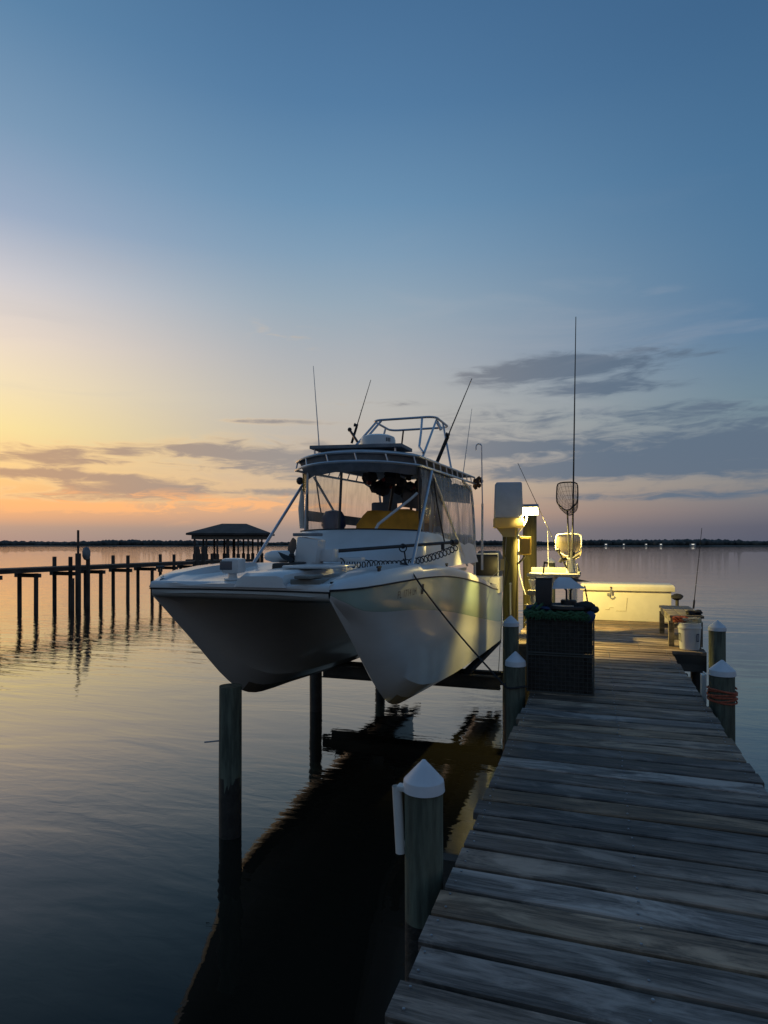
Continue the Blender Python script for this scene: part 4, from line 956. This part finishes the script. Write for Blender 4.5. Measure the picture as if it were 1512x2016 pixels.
def landing_net(label, foot, neck, hoop, netmat, hm, bag=.35, rows=18, solid=False):
    t = thing('landing_net', label, 'landing net', foot, group='landing nets in the pipe rod holder')
    mb = MB(); mb.tube([foot, neck], .013, 8); part('handle', mb, M[hm], t)
    mb = MB(); mb.tube(hoop, .011, 8, closed=True); part('hoop', mb, M[hm], t)
    # bag: rows shrink and hang back from the hoop
    H = [Vector(p) for p in hoop]; cen = sum(H, Vector())/len(H); back = Vector((.12, .55, -.35))*bag/.35*.6
    secs = []
    for j in range(7):
        s_ = j/6; sc = (1-s_**2.2)*.96+.04; secs.append([cen+(p-cen)*sc*(1-.15*s_)+back*s_+Vector((0, 0, -.05*sin(pi*s_))) for p in H])
    if solid:
        mb = MB(); mb.loft(secs, close=True); part('net_bag', mb, M[netmat], t, smooth_angle=180)
    else:
        mb = MB()
        for q in secs[1:]: mb.tube(q, .0022, 4, closed=True)
        n_ = len(H)
        for k in range(n_): mb.tube([q[k] for q in secs], .0022, 4)
        part('net_threads', mb, M[netmat], t, kind='stuff', weld=False)
        mb = MB(); mb.loft(secs, close=True); part('net_bag', mb, M['fine_net'], t, smooth_angle=180)
    return t
def hoop_pts(c, w, h, neck, n=32, tilt=.0):
    """rounded shovel outline above a neck point"""
    out = []
    shape = [(0, -1), (.28, -.93), (.62, -.70), (.88, -.52), (.97, -.35), (1, 0), (.99, .35), (.97, .7), (.9, .88), (.7, .96), (.3, 1), (0, 1.0)]
    full = shape+[(-a, b) for a, b in reversed(shape[1:-1])]
    for a, b in full: out.append((c[0]+a*w+tilt*b, c[1]+.05*b, c[2]+b*h))
    return out
landing_net('dark landing net raised highest against the sky', (-.415, 11.0, 2.3), (-.452, 11.0, 3.27), hoop_pts((-.455, 11.0, 3.51), .172, .24, 0, tilt=.0), 'net_dark', 'darkcloth')
landing_net('pale lamp lit landing net held low in the white pipe', (-.42, 11.03, 2.3), (-.435, 11.03, 2.50), hoop_pts((-.435, 11.06, 2.69), .21, .19, 0), 'net_pale', 'pvc', bag=.3, solid=True)
rod('fishing_rod', (-.375, 10.98, 2.28), (-.315, 10.98, 6.5), 'very tall upright fishing rod in the white pipe holder', grip=.3, r0=.032, r1=.007, guides=8, reel=False)
rod('fishing_rod', (-.46, 10.95, 2.30), (-1.27, 10.99, 4.1), 'thin fishing rod leaning left out of the white pipe holder', grip=.32, r0=.012, guides=6, bend=(-.0, 0, 0))
tp_ = rod('thin_pole', (-.84, 12.2, 2.1), (-.86, 12.2, 2.95), 'thin pale pole standing behind the cleaning table', grip=.2, r0=.009, guides=2, reel=False, m='pvc', gm='pvc')
tp_['category'] = 'pole'; del tp_['group']
rod('fishing_rod', (1.53, 11.5, 1.64), (1.655, 11.5, 2.97), 'thin dark rod standing alone at the far end of the wooden bench', grip=.14, r0=.012, guides=5, reel=False)

bx = thing('dock_box', 'long white fibreglass dock box lit yellow at the end of the platform', 'dock box', (.62, 13.45, 1.2))
X0, X1 = -.24, 1.37
mb = MB(); mb.loft([[(X0, 13.16, z), (X1, 13.16+.0, z), (X1, 13.75, z), (X0, 13.75, z)] for z in (1.205, 1.80)], True, True, close=True); part('body', mb, M['boxwhite'], bx, bevel=.018)
mb = MB(); mb.loft([[(X0-.05-e, 13.11-e, z), (X1+.05+e, 13.11-e, z), (X1+.05+e, 13.8, z), (X0-.05-e, 13.8, z)] for z, e in ((1.795, 0), (1.80, .008), (1.885, .008), (1.925, -.02))], True, True, close=True); part('lid', mb, M['boxwhite'], bx, bevel=.012)
lx = .28
mb = MB(); mb.box((lx, 13.10, 1.79), (.03, .02, .10)); mb.box((lx-.04, 13.14, 1.72), (.06, .02, .05)); mb.tube(arc((lx+.02, 13.135, 1.69), .045, -pi, 0, 8), .008, 6); part('latch', mb, M['galv'], bx)
mb = MB(); mb.ball((lx, 13.085, 1.86), .018, 8); part('lock_stud', mb, M['rust'], bx)
mb = MB(); mb.tube([(lx+.1, 13.157, 1.40), (lx+.28, 13.157, 1.40), (lx+.30, 13.157, 1.66)], .005, 5); mb.tube([(lx-.1, 13.157, 1.42), (lx-.03, 13.157, 1.42), (lx-.02, 13.157, 1.46), (lx+.05, 13.157, 1.46)], .005, 5); part('cord', mb, M['rope_pale'], bx)

bn = thing('wooden_bench', 'low weathered wooden bench on the right side of the platform', 'bench', (1.26, 10.9, 1.2))
for i in range(3):
    mb = MB(); mb.box((1.10+.155*i, 10.9, 1.645), (.148, 1.62, .035)); o = part('plank', mb, M['bench'], bn, bevel=.004)
for x in (1.06, 1.44):
    mb = MB(); mb.box((x, 10.9, 1.585), (.035, 1.5, .08)); part('apron', mb, M['bench'], bn)
    for yy in (10.2, 11.6):
        mb = MB(); mb.box((x, yy, 1.385), (.075, .075, .37)); part('leg', mb, M['bench'], bn, bevel=.004)
for yy in (10.2, 11.6):
    mb = MB(); mb.box((1.25, yy, 1.33), (.31, .035, .07)); part('stretcher', mb, M['bench'], bn)
# bucket and the heaps on bench and bucket
bk = thing('white_bucket', 'white plastic bucket standing at the platform corner in front of the bench', 'bucket', (1.27, 9.93, 1.2))
mb = MB(); mb.lathe([(.125, 1.203), (.13, 1.21), (.148, 1.50), (.156, 1.505), (.156, 1.53), (.150, 1.532), (.150, 1.575), (.156, 1.58), (.144, 1.585), (.118, 1.22)], (1.27, 9.93, 0), 28); part('pail', mb, M['gel'], bk, smooth_angle=30)
mb = MB(); mb.tube(arc((1.27, 9.93, 1.53), .165, pi, 2*pi, 14), .003, 5); part('handle', mb, M['galv'], bk)
def curved_patch(a0, a1, z0, z1, r, frame):
    mb = MB(); w = .012
    def seg(p0, p1, q0, q1):
        n_ = 6; secs = [[(1.27+(r+.002)*cos(p0+(p1-p0)*i/n_), 9.93+(r+.002)*sin(p0+(p1-p0)*i/n_), z) for i in range(n_+1)] for z in (q0, q1)]; mb.loft(secs)
    seg(a0, a1, z0, z0+w); seg(a0, a1, z1-w, z1); dw = w/r; seg(a0, a0+dw, z0, z1); seg(a1-dw, a1, z0, z1); return mb
part('printed_label', curved_patch(-1.05, -.72, 1.33, 1.44, .1465, True), M['blue'], bk)
part('printed_label', curved_patch(-2.95, -2.6, 1.33, 1.44, .1465, True), M['rub'], bk)
def tangle(n, c, s, r, seed, squash=.35, pts_n=60):
    rg2 = random.Random(seed); mb = MB()
    for k in range(n):
        a, b_, d_ = (rg2.uniform(1.5, 4.5) for _ in range(3)); p1, p2, p3 = (rg2.uniform(0, 6.28) for _ in range(3)); pts = []
        for i in range(pts_n):
            t = i/pts_n*6.28; pts.append((c[0]+s[0]*sin(a*t+p1)*.8+s[0]*.2*sin(7*t), c[1]+s[1]*cos(b_*t+p2)*.8, c[2]+s[2]*(.5+.5*sin(d_*t+p3))))
        mb.tube(pts, r, 5)
    return mb
solo('rope_tangle', tangle(3, (1.16, 9.98, 1.585), (.10, .10, .07), .009, 1), M['rope_red'], 'orange rope tangle hanging over the rim of the white bucket', 'rope', (1.16, 9.98, 1.58), weld=False)
solo('net_heap', tangle(5, (1.30, 9.98, 1.585), (.13, .11, .06), .006, 2), M['rope_pale'], 'pale tangled netting heaped in the top of the white bucket', 'netting', (1.30, 9.98, 1.58), weld=False)
solo('dark_cloth', tangle(3, (1.38, 10.32, 1.665), (.10, .13, .05), .016, 4, pts_n=30), M['darkcloth'], 'dark crumpled cloth lying on the near end of the bench', 'cloth', (1.38, 10.32, 1.66), weld=False)
mb = MB(); mb.ball((1.44, 12.9, 1.72), .09, 10, (1.2, 1, .7), .1); solo('dark_bundle', mb, M['darkcloth'], 'small dark bundle on a stake beside the right end of the dock box', 'bundle', (1.44, 12.9, 1.66))
mb = MB(); mb.tube([(1.44, 12.9, 1.2), (1.44, 12.9, 1.67)], .03, 8); solo('corner_stake', mb, M['frame_wood'], 'short stake carrying a small dark bundle beside the dock box', 'stake', (1.44, 12.9, 1.2))

# ------------------------------------------------------------------ the stack of wire traps and what lies on it
TX0, TX1, TY0, TY1 = -.665, -.02, 6.56, 7.14
def trap(z0, h, label):
    t = thing('crab_trap', label, 'crab trap', ((TX0+TX1)/2, (TY0+TY1)/2, z0), group='wire crab traps stacked on the dock')
    mb = MB(); nz_ = 10; step = .042
    def bar(a, b, r=.0022): mb.tube([a, b], r, 4, caps=False)
    x = TX0
    while x <= TX1+.001:
        for yy in (TY0, TY1): bar((x, yy, z0), (x, yy, z0+h))
        bar((x, TY0, z0+h), (x, TY1, z0+h)); x += step
    yv = TY0
    while yv <= TY1+.001:
        for xx in (TX0, TX1): bar((xx, yv, z0), (xx, yv, z0+h))
        bar((TX0, yv, z0+h), (TX1, yv, z0+h)); yv += step
    zv = z0
    while zv <= z0+h+.001:
        for yy in (TY0, TY1): bar((TX0, yy, zv), (TX1, yy, zv))
        for xx in (TX0, TX1): bar((xx, TY0, zv), (xx, TY1, zv))
        zv += step
    part('wire_mesh', mb, M['wire'], t, kind='stuff', weld=False)
    mb = MB()
    for xx in (TX0, TX1):
        for yy in (TY0, TY1): mb.tube([(xx, yy, z0), (xx, yy, z0+h)], .008, 6)
    for zz in (z0+.006, z0+h-.006):
        mb.tube([(TX0, TY0, zz), (TX1, TY0, zz), (TX1, TY1, zz), (TX0, TY1, zz)], .008, 6, closed=True)
    part('trap_frame', mb, M['wire'], t)
    mb = MB(); e = .012
    mb.span((TX0+e, TY0+e, z0+.01), (TX1-.10, TY1-e, z0+h-.01)); mb.span((TX1-.10, TY0+.05, z0+.01), (TX1-e, TY1-e, z0+h-.07))
    part('mesh_liner', mb, M['mesh_liner'], t)
    return t
trap(1.203, .385, 'lower wire crab trap of the stack, resting on the planks')
trap(1.598, .385, 'upper wire crab trap of the stack with green roping round its rim')
mb = MB(); rg = random.Random(9)
for k, (a, b) in enumerate((((TX0-.02, TY0-.01), (TX1-.04, TY0-.01)), ((TX0-.02, TY0-.01), (TX0-.02, TY1)), ((TX0, TY0+.10), (TX1-.1, TY0+.06)))):
    N = 44
    for j in range(3):
        pts = [(a[0]+(b[0]-a[0])*i/N+.012*sin(i*1.1+j), a[1]+(b[1]-a[1])*i/N-.006*cos(i*1.3+j*2), 1.985+.012*sin(i*.9+j*2.1)+.006*rg.uniform(-1, 1)+.012*j) for i in range(N+1)]
        mb.tube(pts, .015, 6)
for i in range(170):
    t = rg.random(); p = Vector((TX0-.02+(TX1-TX0)*t, TY0-.02, 1.985+rg.uniform(-.02, .015))); mb.tube([p, p+Vector((rg.uniform(-.015, .015), rg.uniform(-.02, 0), -rg.uniform(.01, .04)))], .0035, 4)
mb.tube([(-.58, 6.6, 2.03), (-.52, 6.75, 2.09), (-.47, 6.9, 2.05)], .016, 6); mb.tube([(-.62, 6.62, 2.05), (-.57, 6.8, 2.1), (-.60, 6.95, 2.05)], .018, 6)
solo('green_netting', mb, M['green_rope'], 'shaggy green netting rolled along the top rim of the crab traps', 'netting', (-.34, 6.55, 2.0), weld=False)
mb = MB(); mb.lathe([(.02, 2.025), (.21, 2.025), (.235, 2.045), (.235, 2.070), (.225, 2.075), (.2, 2.055), (1e-6, 2.050)], (-.27, 6.82, 0), 28); solo('black_pan', mb, M['black'], 'wide flat black pan lying on top of the crab traps', 'pan', (-.27, 6.82, 2.020))
mb = MB(); mb.box((-.28, 6.82, 2.036), (.5, .2, .02)); mb.box((-.28, 6.9, 2.010), (.5, .03, .05)); mb.box((-.28, 6.72, 2.010), (.5, .03, .05))
solo('support_slat', mb, M['frame_wood'], 'dark slat under the black pan on the crab traps', 'slat', (-.28, 6.82, 1.990))
tk = thing('tackle_box', 'upright dark box standing at the left on the crab traps', 'tackle box', (-.52, 6.8, 2.030))
mb = MB(); mb.box((-.515, 6.82, 2.185), (.165, .18, .31)); part('case', mb, M['black'], tk, bevel=.01)
mb = MB(); mb.box((-.515, 6.82, 2.348), (.175, .19, .016)); part('lid', mb, M['black'], tk, bevel=.005)
# white peaked lid on a black stand
ph = thing('peaked_hood', 'white peaked plastic hood on a black stand on the crab traps', 'hood', (-.28, 6.82, 2.060))
mb = MB(); mb.lathe([(.055, 2.070), (.08, 2.075), (.08, 2.115), (.07, 2.125)], (-.27, 6.85, 0), 20); mb.tube([(-.29, 6.85, 2.120), (-.29, 6.85, 2.220), (-.34, 6.85, 2.280)], .012, 6); mb.tube([(-.25, 6.85, 2.120), (-.25, 6.85, 2.220), (-.21, 6.85, 2.280)], .012, 6); part('stand', mb, M['black'], ph)
hx0, hx1 = -.43, -.11
mb = MB(); mb.loft([[(hx0, 6.74, 2.240), (hx1+.02, 6.74, 2.250)], [(hx0+.02, 6.78, 2.320), (hx1-.10, 6.80, 2.325)], [(hx0+.06, 6.86, 2.360), (hx1-.14, 6.88, 2.355)], [(hx0+.04, 6.98, 2.330), (hx1+.02, 7.0, 2.315)], [(hx0+.04, 7.0, 2.300), (hx1+.06, 7.02, 2.305)]]); part('hood', mb, M['cap'], ph, weld=False)
mb = MB(); mb.tube([(-.11, 6.9, 2.270), (-.07, 6.9, 2.040)], .008, 6); solo('stick', mb, M['rust'], 'thin brown stick leaning at the right on the crab traps', 'stick', (-.07, 6.9, 2.030))
mb = MB(); mb.ball((-.09, 6.72, 2.075), .07, 10, (1.3, 1, .7), .08); mb.ball((-.01, 6.68, 2.045), .045, 10, (1, 1, .8), .1); mb.ball((-.16, 6.75, 2.070), .05, 10, (1.2, 1, .8), .1); solo('black_bundle', mb, M['darkcloth'], 'black crumpled bundle lying on the right corner of the crab traps', 'bundle', (-.08, 6.72, 2.020), smooth_angle=180)
mb = MB(); mb.ball((-.05, 6.57, 1.980), .055, 10, (.9, .6, 1.1), .12); solo('blue_bag', mb, M['blue'], 'blue plastic bag stuffed under the black bundle on the crab traps', 'bag', (-.05, 6.57, 1.96), smooth_angle=180)
mb = MB(); mb.ball((-.59, 6.72, 2.045), .05, 10, (1.8, 1, .6), .15); mb.ball((-.46, 6.7, 2.040), .04, 10, (2, 1, .5), .15); solo('blue_cloth', mb, M['blue'], 'blue rumpled cloth at the foot of the upright dark box', 'cloth', (-.55, 6.72, 2.020), smooth_angle=180)
# lamp lit rope bundle between the lit piling and the traps
solo('pale_rope_coil', tangle(3, (-.93, 9.85, 1.50), (.10, .09, .28), .011, 8, pts_n=80), M['rope_pale'], 'pale rope bundle hanging lit between the trap stack and the lift post', 'rope', (-.93, 9.85, 1.3), weld=False)
mb = MB(); mb.tube([(-.93, 9.88, 1.2), (-.93, 9.88, 1.95)], .03, 10); mb.box((-.93, 9.88, 1.96), (.12, .08, .08)); solo('rope_stand', mb, M['jbox'], 'short lit stand post holding the pale rope bundle', 'stand', (-.93, 9.88, 1.2), bevel=.006)
mb = MB(); mb.lathe([(.02, 2.02), (.03, 2.03), (.055, 2.14), (.05, 2.14), (.02, 2.05)], (-.96, 10.2, 0), 14); mb.tube([(-.96, 10.2, 1.2), (-.96, 10.2, 2.04)], .016, 8); solo('white_funnel', mb, M['pvc'], 'white funnel topped pipe beside the cleaning table under the lamp', 'funnel', (-.96, 10.2, 1.2))

# ------------------------------------------------------------------ neighbour's dock and boathouse
ND = -23.3
nd = thing('neighbour_dock', 'long dark dock on many legs standing in the sunset water', 'dock', (ND, 28, 0))
mb = MB(); mb.span((ND-.6, 8, 1.62), (ND+.6, 36, 1.70)); part('deck', mb, M['far_wood'], nd)
mb = MB(); mb.span((ND+.52, 8, 1.5), (ND+.58, 36, 1.62)); part('side_beam', mb, M['far_wood'], nd)
mb = MB(); mb.span((ND-.58, 8, 1.5), (ND-.52, 36, 1.62)); part('side_beam', mb, M['far_wood'], nd)
ky = 0; yy = 9.7
while yy < 35.5:
    tall = ky % 2 == 1
    for s_ in (-1, 1):
        mb = MB(); x = ND+s_*.46
        mb.tube([(x, yy, -1.5), (x+.01*s_, yy, 2.14 if tall else 1.46)], .088, 8); part('piling', mb, M['far_wood'], nd)
    mb = MB(); mb.span((ND-.7, yy-.06, 1.28), (ND+.7, yy+.06, 1.45)); part('cross_beam', mb, M['far_wood'], nd)
    yy += 1.87; ky += 1
mp_ = thing('marker_pole', 'tall thin pole on a cluster of posts beside the far dock', 'pole', (-22.2, 22.6, 0))
for dx, dy, zt, r in ((0, 0, 2.3, .12), (.16, -.5, 1.2, .09), (.1, .48, 2.1, .09)):
    mb = MB(); mb.tube([(-22.2+dx, 22.6+dy, -1.5), (-22.2+dx, 22.6+dy, zt)], r, 8); part('post', mb, M['far_wood'], mp_)
mb = MB(); mb.tube([(-22.2, 22.6, 2.3), (-22.2, 22.6, 3.35)], .05, 8); part('pole', mb, M['far_wood'], mp_)
mb = MB(); mb.ball((-22.1, 22.98, 2.28), .22, 10, (.8, .9, 1.4), .08); part('wrapped_motor', mb, M['canvas'], mp_)
BC = Vector((-24.7, 39.4, 0)); BA = YAW+radians(7); bu = Vector((cos(BA), sin(BA), 0)); bv = Vector((-sin(BA), cos(BA), 0)); BR = Matrix.Rotation(BA, 3, 'Z')
def bw(u, v, z): return BC+bu*u+bv*v+Vector((0, 0, z))
bh = thing('boathouse', 'open boathouse with dark hipped roof at the end of the far dock', 'boathouse', tuple(BC))
HU, HV, ze = 2.85, 2.3, 3.48
mb = MB(); A_ = [bw(-HU, -HV, ze), bw(HU, -HV, ze), bw(HU, HV, ze), bw(-HU, HV, ze)]
mb.add(A_+[bw(-.75, 0, 4.2), bw(.95, 0, 4.2)]+[p-Vector((0, 0, .13)) for p in A_], [(0, 1, 5, 4), (1, 2, 5), (2, 3, 4, 5), (3, 0, 4), (0, 6, 7, 1), (1, 7, 8, 2), (2, 8, 9, 3), (3, 9, 6, 0), (6, 9, 8, 7)]); part('roof', mb, M['shingle'], bh)
for v in (-1.85, 1.85):
    mb = MB(); mb.box(bw(0, v, 3.2), (5.1, .14, .26), BR); part('beam', mb, M['trim'], bh)
for u in (-2.48, 2.48):
    mb = MB(); mb.box(bw(u, 0, 3.2), (.14, 3.55, .26), BR); part('beam', mb, M['trim'], bh)
for k, u in enumerate((-2.35, -1.56, -.83, -.13, .57, 1.25, 1.92)):
    for v in (-1.85, 1.85):
        mb = MB(); mb.box(bw(u, v, 2.5), (.12 if k != 3 else .2, .12, 1.14), BR); ps = part('post', mb, M['far_wood'], bh)
        mb = MB(); mb.tube([bw(u, v, -1.5), bw(u, v, 2.05)], .13, 10); part('piling', mb, M['far_wood'], ps)
mb = MB(); mb.box(bw(-.6, -1.6, 1.6), (4.6, 1.1, .16), BR); part('walkway', mb, M['far_wood'], bh)
mb = MB(); mb.box(bw(-2.0, -1.7, 1.87), (.4, .4, .4), BR); part('locker', mb, M['far_wood'], bh, bevel=.02)
mb = MB(); mb.tube([bw(-2.05, -1.85, -1.5), bw(-2.05, -1.85, 2.36)], .07, 8); part('mooring_post', mb, M['far_wood'], bh)
for du in (-.16, .16):
    mb = MB(); mb.tube([(-22.7, 32.6+du*2, -1.5), (-22.7, 32.6+du*2, 2.6)], .13, 8); solo('mooring_post', mb, M['far_wood'], 'nearer of the twin mooring posts where the far dock meets the boathouse' if du < 0 else 'farther of the twin mooring posts where the far dock meets the boathouse', 'post', (-22.7, 32.6+du*2, 0), group='twin mooring posts by the boathouse')
